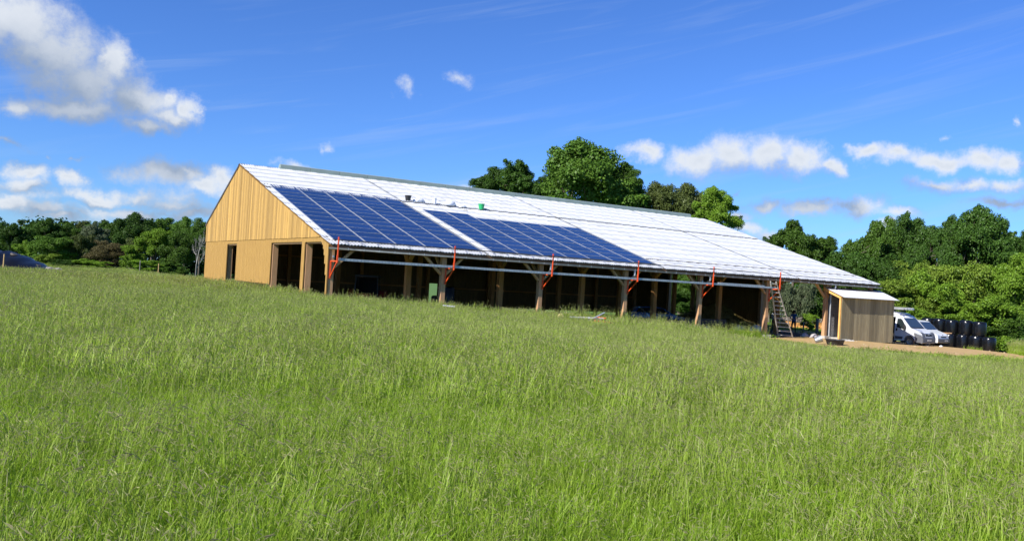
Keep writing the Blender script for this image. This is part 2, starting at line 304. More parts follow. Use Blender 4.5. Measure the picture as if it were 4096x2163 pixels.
mb = MB(); yb0 = (ZJ + .1 - ZE) / math.tan(TH) - OV; rg = [(yb0, ZJ), (YB - .08, ZJ), (YB - .08, ZB - .1), (YR, ZR - .1)]; mb.add([(x, a, b) for x in (-.192, -.175) for a, b in rg], [(0, 1, 2, 3), (7, 6, 5, 4)] + [(j, (j + 1) % 4, 4 + (j + 1) % 4, 4 + j) for j in range(4)]); part(mb, 'gap_light_blocker', M['rearwall'])  # added sheet that stops sun leaking between the upper boards
mb = MB(); mb.box(-.215, -.194, 0, YB - .1, ZJ - .03, ZJ - .002); part(mb, 'drip_strip', M['closer'])
def low_z(y):          # lower edge of the battens over each opening
    if 17.4 < y < 20.03 or 3.9 < y < 9.4: return 1.385
    if .0 < y < 3.34:
        if y > 1.0: return 1.37
        return 1.37 - 1.75 * ((1.0 - y) / .97) ** 2.2
    return None
mb = MB(); mbk = MB(); y = -.16
while y < YB - .1:
    w = .155; yc = y + w / 2; lo = low_z(yc); hi = min(ZJ - .015, roofz(yc) - .07)
    if lo is None:
        lo = -1.35 if (9.4 < yc < 17.4) else -1.9
        if 9.4 < yc < 17.4: lo = -.97
        if yc < 0: lo = -2.2
    if hi > lo:
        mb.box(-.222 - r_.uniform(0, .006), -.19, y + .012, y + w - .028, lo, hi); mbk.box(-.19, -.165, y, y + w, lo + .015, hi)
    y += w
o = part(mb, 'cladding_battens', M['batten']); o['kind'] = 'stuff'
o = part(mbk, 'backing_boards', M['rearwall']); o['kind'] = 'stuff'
for y in (10.9, 12.6, 14.6, 16.6): boxpart('stub_post', M['brace'], -.1, .05, y - .07, y + .07, -2.0, -.9)
boxpart('sill_beam', M['post'], -.14, .06, 9.6, 17.4, -1.02, -.86)
boxpart('door_lintel', M['post'], -.12, .1, 17.3, 20.1, 1.3, 1.46); boxpart('door_lintel', M['post'], -.12, .1, 3.4, 9.5, 1.3, 1.46); boxpart('door_lintel', M['post'], -.12, .1, .1, 3.5, 1.3, 1.46)
# rear wall with a doorway, right end wall
def vboards(name, plane, a0, a1, zf0, zf1, w, hole=None, t=.03, c=0):
    mb = MB(); a = a0
    while a < a1 - .01:
        b = min(a + w, a1); z0, z1 = zf0((a + b) / 2), zf1((a + b) / 2)
        if z1 > z0:
            j = r_.uniform(0, .012)
            spans = [(z0, z1)]
            if hole and hole[0] < (a + b) / 2 < hole[1]: spans = [(hole[3], z1)]
            for u, v in spans:
                if plane == 'y': mb.box(a + .004, b - .004, c - t - j, c, u, v)
                else: mb.box(c - t - j, c, a + .004, b - .004, u, v)
        a = b
    o = part(mb, name, M['rearwall']); o['kind'] = 'stuff'; return o
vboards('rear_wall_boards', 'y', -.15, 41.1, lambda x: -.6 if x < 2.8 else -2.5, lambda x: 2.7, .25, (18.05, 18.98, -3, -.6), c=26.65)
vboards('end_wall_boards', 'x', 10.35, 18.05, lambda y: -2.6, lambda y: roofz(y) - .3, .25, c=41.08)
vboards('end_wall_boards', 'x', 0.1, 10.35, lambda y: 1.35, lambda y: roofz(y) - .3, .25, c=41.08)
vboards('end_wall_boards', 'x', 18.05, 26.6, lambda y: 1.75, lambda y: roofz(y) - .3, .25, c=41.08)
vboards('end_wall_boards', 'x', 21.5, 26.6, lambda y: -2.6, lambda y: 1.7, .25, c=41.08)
for z, a, b in ((-1.0, .2, 17.9), (-1.0, 19.1, 41.0), (.9, .2, 41.0)): boxpart('wall_rail', M['inpost'], a, b, 26.42, 26.52, z, z + .12)
# roof: corrugated sheets, 0.82 m cover, open expansion joints at the 8.4, 20.6 and 32.6 m lines
JOINTS = (8.42, 20.6, 32.62)
PX, CORR = .82, 5
def corr(n_x, w, l, amp, per, lift):
    V = []; F = []
    for r in range(2):
        for i in range(n_x + 1):
            x = w * i / n_x; V.append((x, l * r, amp * math.sin(2 * math.pi * x / per) + (lift if r == 0 else 0) + .036 * x / w))
    for i in range(n_x): F.append((i, i + 1, n_x + 2 + i, n_x + 1 + i))
    k = len(V); V += [(x, y_ - .002, z - .034) for x, y_, z in V[:n_x + 1]]
    for i in range(n_x): F.append((k + i, k + i + 1, i + 1, i))
    k = len(V); V += [(V[n_x][0] + .002, 0, V[n_x][2] - .034), (V[n_x][0] + .002, l, V[2 * n_x + 1][2] - .034)]; F.append((k, k + 1, 2 * n_x + 1, n_x))
    return V, F
SHL = 1.36
V_, F_ = corr(30, .85, SHL + .05, .022, PX / CORR, .034)
me_sheet = bpy.data.meshes.new('roof_sheet'); me_sheet.from_pydata(V_, [], F_); me_sheet.materials.append(M['sheet']); me_sheet.shade_smooth()
xs_cols = []; x = XL
for j in JOINTS + (XR,):
    n = max(1, round((j - .22 - x) / PX)); pw = (j - .22 - x) / n if j != XR else (j - x) / n
    xs_cols += [(x + i * pw, pw) for i in range(n)]; x = j + .0
roof = MB(); roof.beam(RP(XL + .02, SL - .02, -.05), RP(XR - .02, SL - .02, -.05), .12, .1)
roof = part(roof, 'roof', M['post'])
xa = XL
for xj in JOINTS + (XR + .22,):
    mb = MB(); e = xj - .22; mb.add([RP(xa, .02, -.03), RP(e, .02, -.03), RP(e, SL, -.03), RP(xa, SL, -.03)], [(0, 1, 2, 3)]); o = mb.build('roof_light_blocker', M['rearwall'], roof); xa = xj  # added sheet under the roof, blocks sun leaking through the laps
nrow = 14; slen = SL / nrow
def covered(x, s):
    if .05 < x < 8.0 and .6 < s + .3 and s + slen < 12.8: return True
    if 8.95 < x < 12.0 and .6 < s + .3 and s + slen < 10.0: return True
    if 12.0 < x < 20.1 and .6 < s + .3 and s + slen < 9.0: return True
    return False
cand = []; rest = MB()
for r in range(nrow):
    for c, (x, pw) in enumerate(xs_cols):
        s = r * slen; h = .05 if s > 12.2 else 0.0
        if covered(x, s): rest_ok = True
        else: rest_ok = False
        P = RP(x + .4, s, 0); cand.append((rest_ok, (P - CAM).length, x, pw, s, h))
cand.sort(key=lambda t: (t[0], t[1]))
for i, (cov, d, x, pw, s, h) in enumerate(cand):
    tilt = random.gauss(0, .0025)
    if i < 300:
        o = bpy.data.objects.new('roof_sheet', me_sheet); COL.objects.link(o); o.parent = roof; o.matrix_parent_inverse = off.inverted() @ off
        o.matrix_local = Matrix.Translation(RP(x, s - .04, .02 + h)) @ RM @ Matrix.Rotation(tilt, 4, 'X') @ Matrix.Diagonal((pw / PX, slen / SHL, 1, 1))
    else:
        mx = Matrix.Translation(RP(x, s - .04, .02 + h)) @ RM @ Matrix.Diagonal((pw / PX, slen / SHL, 1, 1))
        rest.add([mx @ Vector(v) for v in V_], F_)
o = rest.build('roof_sheet', M['sheet'], roof, smooth=True); o['kind'] = 'stuff'
# closer strips, dark to draw the shadow line of the roof step and eave
def strip(x0, x1, s, h):
    mb = MB(); x = x0; up = 1
    while x < x1:
        x2 = min(x1, x + r_.uniform(.18, .7)); e = r_.uniform(.03, .10)
        mb.add([RP(x, s - e, h), RP(x2, s - e, h + .01), RP(x2, s + .05, h + .035), RP(x, s + .05, h + .035)], [(0, 1, 2, 3)]); x = x2
    return part(mb, 'closer_shadow_strip', M['closer'])
strip(8.55, 20.5, 12.24, .055); strip(20.75, 32.5, 12.24, .055); strip(32.7, 41.2, 12.24, .055); strip(-.25, .1, 12.96, .07)
strip(20.75, 32.5, 2.0, .06); strip(32.7, 41.2, 2.0, .06)
# loose expansion flashings along the open joints
for xj in JOINTS:
    for a, b in ((.1, 12.0), (12.4, SL - .3)):
        mb = MB(); s = a
        while s < b:
            s2 = min(b, s + 1.3); mb.add([RP(xj + .005, s, .10), RP(xj + .07, s, .07 + .05 * (s > 12)), RP(xj + .07, s2, .07 + .05 * (s > 12)), RP(xj + .005, s2, .09), RP(xj + .005, s, -.02), RP(xj + .005, s2, -.02)], [(0, 1, 2, 3), (0, 3, 5, 4)]); s = s2
        part(mb, 'joint_flashing', M['zinc'])
# rear slope, verges, ridge light
mb = MB(); n = 250
V = []; 
for i in range(n + 1):
    x = XL + (XR - XL) * i / n; d = .024 * math.sin(i * 1.3); V += [(x, YR, ZR + .03 + d), (x, YB + .25, ZB - .07 + d)]
mb.add(V, [(2 * i, 2 * i + 2, 2 * i + 3, 2 * i + 1) for i in range(n)]); part(mb, 'rear_roof', M['sheet'], smooth=True)
mb = MB(); mb.beam((XL - .0, YR, ZR - .03), (XL - .0, YB + .26, ZB - .14), .05, .16); part(mb, 'verge_trim', M['closer'])
mb = MB(); mb.beam((XR - .04, YR, ZR - .06), (XR - .04, YB + .26, ZB - .14), .05, .16); part(mb, 'verge_trim', M['closer'])
mb = MB(); mb.add([RP(XL - .02, SL - .22, .075), RP(2.4, SL - .22, .075), RP(2.4, SL + .02, .10), RP(XL - .02, SL + .02, .10), (XL - .02, YR + .3, ZR - .02), (2.4, YR + .3, ZR - .02)], [(0, 1, 2, 3), (3, 2, 5, 4)]); part(mb, 'ridge_cap', M['zinc'])
mb = MB(); mb.add([RP(39.7, SL - .22, .075), RP(XR, SL - .22, .075), RP(XR, SL + .02, .10), RP(39.7, SL + .02, .10), (39.7, YR + .3, ZR - .02), (XR, YR + .3, ZR - .02)], [(0, 1, 2, 3), (3, 2, 5, 4)]); part(mb, 'ridge_cap', M['zinc'])
x = 2.4
while x < 39.6:
    x1 = min(x + 2.07, 39.7); mb = MB(); q = r_.uniform(-.008, .008)
    pr = [RP(0, SL - .34, .06), RP(0, SL - .10, .10), Vector((0, YR - .10, ZR + .33 + q)), Vector((0, YR + .1, ZR + .39 + q)), Vector((0, YR + .34, ZR + .27 + q)), Vector((0, YR + .36, ZR - .03))]
    mb.add([(xx, p.y, p.z) for xx in (x + .012, x1 - .012) for p in pr], [(j, j + 1, 7 + j, 6 + j) for j in range(5)] + [(5, 4, 3, 2, 1, 0), (6, 7, 8, 9, 10, 11)]); part(mb, 'ridge_vent', M['vent']); x = x1
# eave: fascia, gutter with clips, downpipes
mb = MB(); mb.box(-.2, XR - .05, -OV + .02, -OV + .05, ZE - .24, ZE - .03); part(mb, 'fascia', M['fascia'])
mb = MB(); NG = 9; V = []
for x in (XL - .05, XR + .15):
    for rr in (.085, .078):
        for i in range(NG + 1):
            t = math.pi * (1 + i / NG); V.append((x, -OV - .09 + rr * math.cos(t), ZE - .145 + rr * math.sin(t)))
k = NG + 1; F = [(i, i + 1, 2 * k + i + 1, 2 * k + i) for i in range(NG)] + [(k + i + 1, k + i, 3 * k + i, 3 * k + i + 1) for i in range(NG)] + [tuple(range(NG + 1)), tuple(range(3 * k - 1, 2 * k - 1, -1))]
mb.add(V, F); part(mb, 'gutter', M['zinc'], smooth=True)
mb = MB()
for x in np.arange(.6, XR, .8): mb.box(x - .012, x + .012, -OV - .182, -OV - .168, ZE - .22, ZE - .11)
o = part(mb, 'gutter_clips', M['galv']); o['kind'] = 'stuff'
for x in (12.3, 18.25, 24.3):
    mb = MB(); mb.tube((x, -OV - .09, ZE - .2), (x, -OV - .09, ZE - .5), .05, n=8); mb.tube((x, -OV - .09, ZE - .5), (x - .04, -.2, ZE - .72), .05, n=8); mb.box(x - .08, x - .02, -.17, -.13, ZE - .95, ZE - .85); part(mb, 'downpipe', M['galv'])
mb = MB(); mb.tube((36.28, -OV - .09, ZE - .2), (36.28, -OV - .09, ZE - .42), .055, n=8); mb.tube((36.28, -OV - .09, ZE - .42), (36.26, -.22, ZE - .75), .055, n=8); mb.tube((36.26, -.22, ZE - .75), (36.26, -.22, -2.62), .055, n=8); mb.tube((36.26, -.22, -2.62), (36.1, -.45, -2.74), .055, n=8); part(mb, 'downpipe', M['galv'])
for x in (0.0, 24.0): boxpart('clamp_plate', M['galv'], x + .02, x + .1, -.16, -.13, .62, .72)
for k in (3, 4, 5, 6): boxpart('plinth', M['concrete'], 6 * k - .3, 6 * k + .3, -.32, .3, -3.0, -2.55 + (.1 if k == 4 else 0))
boxpart('sill_beam', M['post'], 20.0, 29.7, .1, .3, -2.55, -2.36)
mb = MB(); mb.tube(RP(-.02, .40, .15), RP(20.6, .40, .15), .022, n=6); part(mb, 'eave_rail', M['dark'])
mb = MB(); mb.tube(RP(20.6, .47, .15), RP(41.0, .47, .10), .014, n=6); part(mb, 'eave_rail', M['dark'])
# hooked snow stops along the right hand eave
mb = MB()
for x in np.arange(.55, 41, .82):
    if x < 20.4: mb.add([RP(x, .02, .06), RP(x + .2, .02, .06), RP(x + .12, .36, .13), RP(x, .36, .13)], [(0, 1, 2, 3)])
    else: mb.beam(RP(x, .1, .07), RP(x, .5, .09), .02, .02); mb.beam(RP(x, .5, .09), RP(x - .5, .5, .09), .012, .012)
o = part(mb, 'eave_hooks', M['galv']); o['kind'] = 'stuff'
# ------------------------------------------------------------------ solar panels
M['frame'] = mat('aluminium_frame', (.50, .52, .55), .4, .5)
mt = bpy.data.materials.new('blue_solar_cells'); mt.use_nodes = True; nt = mt.node_tree; b = nt.nodes['Principled BSDF']; M['cells'] = mt
tcn = nt.nodes.new('ShaderNodeTexCoord'); br = nt.nodes.new('ShaderNodeTexBrick')
br.offset = 0; br.inputs['Scale'].default_value = 1; br.inputs['Mortar Size'].default_value = .0035; br.inputs['Brick Width'].default_value = .158; br.inputs['Row Height'].default_value = .152
br.inputs['Color1'].default_value = (.006, .019, .082, 1); br.inputs['Color2'].default_value = (.008, .024, .10, 1); br.inputs['Mortar'].default_value = (.02, .04, .12, 1)
nt.links.new(tcn.outputs['Object'], br.inputs['Vector'])
oi = nt.nodes.new('ShaderNodeObjectInfo'); mr = nt.nodes.new('ShaderNodeMapRange'); mr.inputs['To Min'].default_value = .82; mr.inputs['To Max'].default_value = 1.2; nt.links.new(oi.outputs['Random'], mr.inputs['Value'])
hv = nt.nodes.new('ShaderNodeHueSaturation'); nt.links.new(mr.outputs[0], hv.inputs['Value']); nt.links.new(br.outputs[0], hv.inputs['Color']); nt.links.new(hv.outputs[0], b.inputs['Base Color'])
b.inputs['Roughness'].default_value = .12; b.inputs['Specular IOR Level'].default_value = .5
PW, PH = 1.585, .932
def me_of(mb, name, m):
    o = mb.build(name, m); me = o.data; bpy.data.objects.remove(o); return me
mb = MB(); t = .019
mb.box(0, PW, 0, t, -.035, .006); mb.box(0, PW, PH - t, PH, -.035, .006); mb.box(0, t, t, PH - t, -.035, .006); mb.box(PW - t, PW, t, PH - t, -.035, .006)
me_frame = me_of(mb, 'frame', M['frame'])
mb = MB(); mb.box(t + .001, PW - t - .001, t + .001, PH - t - .001, -.02, .001); me_cell = me_of(mb, 'cell_sheet', M['cells'])
mb = MB(); mb.box(-.05, .05, -.018, .03, -.03, .016); me_clamp = me_of(mb, 'clamp', M['galv'])
ORD = ['first', 'second', 'third', 'fourth', 'fifth', 'sixth', 'seventh', 'eighth', 'ninth', 'tenth', 'eleventh', 'twelfth', 'thirteenth']
def panel(x, s, label, group):
    root = bpy.data.objects.new('solar_panel', None); COL.objects.link(root); root.empty_display_size = .1
    root.matrix_world = Matrix.Translation(RP(x, s, .12 + random.gauss(0, .0015))) @ RM @ Matrix.Rotation(random.gauss(0, .0022), 4, 'X') @ Matrix.Rotation(random.gauss(0, .0022), 4, 'Y')
    tag(root, label, 'solar panel', group)
    for n, me, loc in (('frame', me_frame, (0, 0, 0)), ('cell_sheet', me_cell, (0, 0, 0)), ('clamp', me_clamp, (.33, -.01, 0)), ('clamp', me_clamp, (1.25, -.01, 0))):
        o = bpy.data.objects.new(n, me); COL.objects.link(o); o.parent = root; o.location = loc
for c in range(5):
    for r in range(13): panel(.09 + 1.635 * c, .56 + .945 * r, 'blue solar panel, %s row up from the eave in %s column of the left array' % (ORD[r], ORD[c]), 'solar panels of the left array')
for c in range(7):
    for r in range(10 if c < 2 else 9): panel(8.94 + 1.635 * c, .48 + .95 * r, 'blue solar panel, %s row up from the eave in %s column of the right array' % (ORD[r], ORD[c]), 'solar panels of the right array')
# ------------------------------------------------------------------ lean-to shed at the right end
M['sboard'] = mat('weathered_treated_board', (.34, .285, .165), .85, nscale=2.5, stretch=(8, 8, .5), col2=(.225, .185, .10), bump=.2, rnd=.32)
M['yframe'] = mat('fresh_yellow_timber', (.72, .40, .12), .7, nscale=3, namt=.15)
M['block'] = mat('concrete_block', (.30, .295, .30), .95, nscale=9, namt=.15, bump=.4, rnd=.08)
M['mortar'] = mat('mortar', (.48, .47, .45), .95)
shed = empty('lean_to_shed', (38.8, -.75, -2.75), 0, 'small lean-to shed of weathered boards with a white roof against the barn end', 'shed')
def sp(mb, name, m, **k):
    o = mb.build(name, m, shed, **k); o.matrix_parent_inverse = Matrix.Translation((38.8, -.75, -2.75)).inverted(); return o
x = 35.78
while x < 41.52:
    w = min(r_.uniform(.24, .30), 41.55 - x); mb = MB(); mb.box(x + .004, x + w - .004, -1.53 - r_.uniform(0, .012), -1.49, -2.86 + r_.uniform(0, .03), .2); sp(mb, 'board', M['sboard']); x += w
mb = MB(); mb.box(35.7, 35.82, -1.48, -1.36, -2.86, .22); sp(mb, 'corner_post', M['yframe'])
mb = MB(); mb.beam((35.76, -1.5, .17), (35.76, -.02, .73), .12, .2); sp(mb, 'verge_beam', M['yframe'])
mb = MB(); mb.box(41.47, 41.55, -1.48, -.1, -2.9, .3); sp(mb, 'side_wall', M['sboard'])
mb = MB(); n = 180; V = []
for i in range(n + 1):
    x = 35.58 + (41.72 - 35.58) * i / n; d = .012 * math.sin(i * 1.26); V += [(x, -1.82, .19 + d), (x, -.18, .82 + d)]
mb.add(V, [(2 * i, 2 * i + 2, 2 * i + 3, 2 * i + 1) for i in range(n)]); o = sp(mb, 'roof', mat('white_shed_sheet', (.74, .74, .74), .55), smooth=True)
sm = o.modifiers.new('thickness', 'SOLIDIFY'); sm.thickness = .012
mb = MB(); mb.box(36.4, 41.5, .0, .16, -2.8, .82); wall = sp(mb, 'block_wall', M['mortar'])
me_b = None; bm_ = MB(); bm_.box(0, .49, -.006, .0, 0, .19); me_b = me_of(bm_, 'block', M['block'])
for r in range(18):
    z = -2.78 + .2 * r; x = 36.41 - (.25 if r % 2 else 0)
    while x < 41.4:
        o = bpy.data.objects.new('block', me_b); COL.objects.link(o); o.parent = wall; o.matrix_parent_inverse = Matrix.Identity(4)
        x0 = max(x, 36.405); o.location = (x0, -.004, z + .008); o.scale = (min(x + .49, 41.49) - x0, 1, .94); o.scale.x /= .49
        if o.scale.x > .05: pass
        x += .5
mb = MB(); mb.box(36.3, 37.5, -1.45, -.05, -2.9, -2.62); sp(mb, 'concrete_slab', M['concrete'], bevel=.02)
mb = MB(); rr = random.Random(5)
for i in range(60):
    a, c_ = rr.uniform(35.0, 36.6), rr.uniform(-2.1, -1.4); z = g(a, c_) + .03; s = rr.uniform(.04, .13)
    mb.lathe([(0, -s * .6), (s, 0), (s * .5, s * .6), (0, s * .7)], 5, (a, c_, z), wob=lambda t, zz: rr.uniform(-.3, .3))
tag(mb.build('rubble', M['concrete']), 'grey rubble lying at the left foot of the shed', 'rubble', kind='stuff')
mb = MB()
for i in range(170):
    a, c_ = rr.uniform(27, 57), rr.uniform(-14, 4)
    if not bool(dirt_in(np.array([a]), np.array([c_]))[0]) or (35 < a < 42 and c_ > -1.9): continue
    s = rr.choice((.02, .03, .03, .05, .08)); mb.lathe([(0, -s * .4), (s, 0), (s * .5, s * .5), (0, s * .6)], 5, (a, c_, g(a, c_) + .035), wob=lambda t, zz: rr.uniform(-.35, .35))
tag(mb.build('stones', mat('sandy_stone', (.40, .31, .19), .95, nscale=5, namt=.3)), 'small pale stones scattered over the sandy yard', 'stones', kind='stuff')
# ------------------------------------------------------------------ scaffold brackets, decks, ladder
M['orange'] = mat('orange_red_paint', (.78, .085, .015), .45, nscale=8, namt=.15)
M['deck'] = mat('galvanised_deck', (.42, .46, .49), .45, .35, nscale=3, namt=.18)
BO = ['leftmost orange scaffold bracket on the barn corner post', 'orange scaffold bracket on the second front post from the left', 'orange scaffold bracket on the third front post from the left', 'orange scaffold bracket on the fourth front post from the left', 'orange scaffold bracket on the fifth front post, right of the blue car', 'rightmost orange scaffold bracket, beside the top of the ladder']
for k in range(6):
    x = 6 * k + (.09 if k else -.05)
    root = empty('scaffold_bracket', (x, -.13, -.36), 0, BO[k], 'bracket', 'orange scaffold brackets along the eave')
    def bp_(mb, n, m=M['orange']): return mb.build(n, m, root)
    mb = MB(); mb.box(-.025, .025, -.05, 0, 0, .84); bp_(mb, 'upright')
    mb = MB(); mb.beam((0, -.03, .06), (0, -.86, .78), .05, .05); bp_(mb, 'strut')
    mb = MB(); mb.box(-.024, .024, -.9, -.05, .79, .84); bp_(mb, 'arm')
    mb = MB(); mb.box(-.026, .026, -.93, -.875, .74, 1.95); mb.box(-.05, -.026, -.92, -.88, .86, 1.1); bp_(mb, 'guard_post')
    mb = MB(); mb.box(-.045, .045, -.055, .002, -.01, .05); bp_(mb, 'foot_plate')
xs_d = [.1 + 2.97 * i for i in range(11)]
DL = ['leftmost galvanised scaffold deck, starting at the barn corner bracket', 'second galvanised scaffold deck from the barn corner bracket', 'third galvanised scaffold deck from the barn corner bracket', 'fourth galvanised scaffold deck from the barn corner bracket', 'galvanised scaffold deck just right of the third front post bracket', 'galvanised scaffold deck ending just left of the fourth front post', 'galvanised scaffold deck just right of the fourth front post', 'galvanised scaffold deck ending at the fifth front post', 'galvanised scaffold deck just right of the fifth front post', 'rightmost galvanised scaffold deck, ending at the ladder']
for i in range(10):
    x0, x1 = xs_d[i] + .02, xs_d[i + 1] - .02
    root = empty('scaffold_deck', (x0, -.7, .485), 0, DL[i], 'scaffold deck', 'scaffold decks below the eave')
    mb = MB(); L = x1 - x0; mb.box(0, L, -.28, .04, .10, .115); mb.box(0, L, -.285, -.265, 0, .10); mb.box(0, L, .025, .045, 0, .10); mb.build('deck_plate', M['deck'], root)
    mb = MB()
    for q_ in np.arange(.1, L, .18): mb.box(q_, q_ + .02, -.289, -.285, .012, .09)
    o = mb.build('ribs', M['zinc'], root); o['kind'] = 'stuff'
    mb = MB(); mb.box(L * .48, L * .48 + .2, -.291, -.2895, .025, .08); mb.build('sticker', M['sheet'], root)
root = empty('loose_plank', (24.8, -.72, .603), 0, 'loose pale plank lying on top of the scaffold decks near the ladder', 'plank'); mb = MB(); mb.box(0, 3.9, -.26, .02, 0, .05); mb.build('board', M['galv'], root)
GL = ['dark guard rail between the second and third bracket', 'dark guard rail between the third and fourth bracket', 'dark guard rail between the fourth and fifth bracket', 'dark guard rail between the last two brackets by the ladder']
for k in range(1, 5):
    mb = MB(); mb.tube((6 * k - .3, -1.08, 1.48), (6 * k + 6.2, -1.08, 1.44), .016, n=6); mb.tube((6 * k + 2, -1.08, 1.47), (6 * k + 4.4, -1.08, 1.455), .024, n=6); tag(mb.build('guard_rail', M['closer']), GL[k - 1], 'rail', 'guard rails on the brackets')
M['ladder'] = mat('weathered_ladder_wood', (.50, .47, .42), .7, nscale=6, namt=.2)
lad = empty('ladder', (32.2, .0, -2.8), 0, 'tall weathered ladder widening to its foot, leaning on the right end of the scaffold', 'ladder')
fl, fr = Vector((31.84, .42, -2.76)), Vector((32.72, -.12, -2.8)); tl, tr = Vector((29.12, -1.08, .92)), Vector((29.5, -1.20, .92)); b0 = Vector((32.2, 0, -2.8))
for a, b_ in ((fl, tl), (fr, tr)):
    mb = MB(); mb.beam(a - b0, b_ - b0, .045, .075, (0, 1, 0)); mb.build('rail', M['ladder'], lad)
for i in range(13):
    t_ = .05 + .92 * i / 12; mb = MB(); mb.beam(fl.lerp(tl, t_) - b0, fr.lerp(tr, t_) - b0, .04, .04); mb.build('rung', M['ladder'], lad)
# ------------------------------------------------------------------ things on the roof
M['blackpl'] = mat('black_rubber', (.025, .024, .025), .55, nscale=5, namt=.4); M['greenpl'] = mat('green_plastic', (.03, .42, .14), .4); M['whitepl'] = mat('white_plastic', (.80, .80, .82), .4); M['bag'] = mat('white_plastic_bag', (.80, .81, .84), .45, nscale=5, namt=.1, bump=.8)
def bucket(loc, r0, r1, h, m, label, name='bucket'):
    root = empty(name, loc, 0, label, 'bucket'); mb = MB(); mb.lathe([(0, .0), (r0, 0), (r1, h), (r1 + .015, h), (r1 + .015, h - .03), (r1 - .012, h - .012), (r0 - .01, .015), (0, .015)], 18); mb.build('pail', m, root, smooth=False)
    mb = MB(); pts = [Vector((r1 * math.cos(t_), .02 + .05 * math.sin(t_), h - .03 - .09 * math.sin(t_))) for t_ in np.linspace(0, math.pi, 9)]
    for a, b_ in zip(pts, pts[1:]): mb.tube(a, b_, .008, n=5, cap=False)
    mb.build('handle', M['galv'], root); return root
def onroof(u, s, h=.08): p = RP(u, s, h); return (p.x, p.y, p.z)
bucket(onroof(9.0, 12.42), .15, .21, .36, M['blackpl'], 'black bucket standing on the roof beside the expansion joint')
bucket(onroof(14.35, 12.2), .15, .22, .38, M['greenpl'], 'green bucket standing on the white roof')
bucket(onroof(10.85, 12.32), .13, .14, .40, M['whitepl'], 'tall white bucket between crumpled bags on the roof')
def bag(loc, sx, sy, sz, label, seed, group=None):
    rr = random.Random(seed); mb = MB(); n = 16
    ph = [rr.uniform(0, 6) for _ in range(6)]
    w = lambda t_, z: .22 * math.sin(2 * t_ + ph[0] + z * 5) + .15 * math.sin(5 * t_ + ph[1] + z * 12) + .1 * math.sin(9 * t_ + ph[2] - z * 17)
    mb.lathe([(.01, 0), (.48, .02), (.5, .3), (.42, .6), (.22, .85), (.02, 1.0)], n, wob=w)
    mb.v = [(x * sx, y_ * sy, z * sz) for x, y_, z in mb.v]; o = mb.build('plastic_bag', M['bag'], smooth=True); o.location = loc; return tag(o, label, 'bag', group)
bag(onroof(9.75, 12.4), .7, .4, .3, 'crumpled white plastic bag right of the black bucket on the roof', 1)
bag(onroof(11.95, 12.25), .8, .45, .38, 'upright crumpled white bag between white and green bucket on the roof', 2)
bag(onroof(12.9, 12.2), .5, .35, .2, 'flat white bag just left of the green bucket on the roof', 3)
for (a, s, l) in ((6.9, 14.4, 'left dry leafy scrap lying on the white roof above the left array'), (12.55, 11.1, 'dry leafy scrap lying on the roof above the right array')):
    mb = MB()
    for i in range(9): p = Vector((r_.uniform(-.16, .2), r_.uniform(-.05, .05), r_.uniform(0, .05))); mb.add([p, p + Vector((.1, .02, .02)), p + Vector((.06, .05, .05))], [(0, 1, 2)])
    o = mb.build('leaf_scrap', mat('dry_leaf', (.28, .25, .14), .9)); o.location = onroof(a, s, .09); tag(o, l, 'scrap')
# ------------------------------------------------------------------ building rubbish in the grass, tubs, bags
root = empty('tipped_bucket', (29.5, -4.6, g(29.5, -4.6) + .12), .6, 'tipped over grey bucket at the grass edge by the black tub', 'bucket')
mb = MB(); mb.lathe([(0, 0), (.16, 0), (.22, .42), (.205, .42), (.15, .015), (0, .015)], 16); o = mb.build('pail', M['zinc'], root); o.rotation_euler = (R(62), R(28), 0); o.location = (0, .1, .12)
root = empty('mortar_tub', (30.7, -5.0, g(30.7, -5.0)), .35, 'wide low black mortar tub at the edge of the dirt yard', 'tub'); mb = MB(); mb.box(-.55, .55, -.38, .38, 0, .02)
mb.lathe([(.62, 0), (.78, .36), (.83, .36), (.83, .33), (.76, .33), (.6, .02)], 20); mb.v = [(x, y_ * .7, z) for x, y_, z in mb.v]; mb.build('tub', M['blackpl'], root)
M['gbag'] = mat('grey_bag', (.38, .36, .36), .7, nscale=6, namt=.3, bump=.6)
for i, (x, y_, l) in enumerate(((35.2, .15, 'heap of white building bags at the foot of the barn post by the shed'), (35.0, .8, 'grey white bag behind the heap by the shed post'))):
    bag((x, y_, -2.76), .8, .5, .34, l, 10 + i).data.materials[0] = M['gbag']
pile = empty('scaffold_pile', (12.6, -3.6, g(12.6, -3.6)), 0, 'pile of white sheet, grey pole and orange scaffold pieces dumped in the grass', 'scrap pile')
def pp(mb, n, m): return mb.build(n, m, pile)
ax = Vector((.85, -.52, 0))
mb = MB(); mb.beam(Vector((-.75, .45, .47)), Vector((.75, -.47, .50)), .5, .05); pp(mb, 'white_board', M['sheet'])
mb = MB(); mb.beam(Vector((-.75, .45, .38)), Vector((.70, -.42, .42)), .3, .05); pp(mb, 'grey_board', M['galv'])
mb = MB(); mb.tube(Vector((-.15, -.45, .34)), Vector((.72, -.62, .80)), .035, n=8); pp(mb, 'pole', M['galv'])
for a, b_ in (((-.05, -.6, .3), (.5, -.75, .34)), ((.6, -.2, .52), (.95, -.5, .5)), ((.3, -.6, .36), (1.1, -1.0, .3)), ((.1, -.55, .22), (.15, -.6, .42))):
    mb = MB(); mb.beam(a, b_, .06, .06); pp(mb, 'orange_tube', M['orange'])
bagm = mat('straw_sack', (.55, .47, .20), .9, nscale=8, namt=.25, bump=.6); o = bag((11.3, -3.2, g(11.3, -3.2)), .8, .5, .62, 'crumpled yellowish sack half hidden in the meadow grass', 21); o.data.materials[0] = bagm; o.name = 'straw_sack'; o['category'] = 'sack'
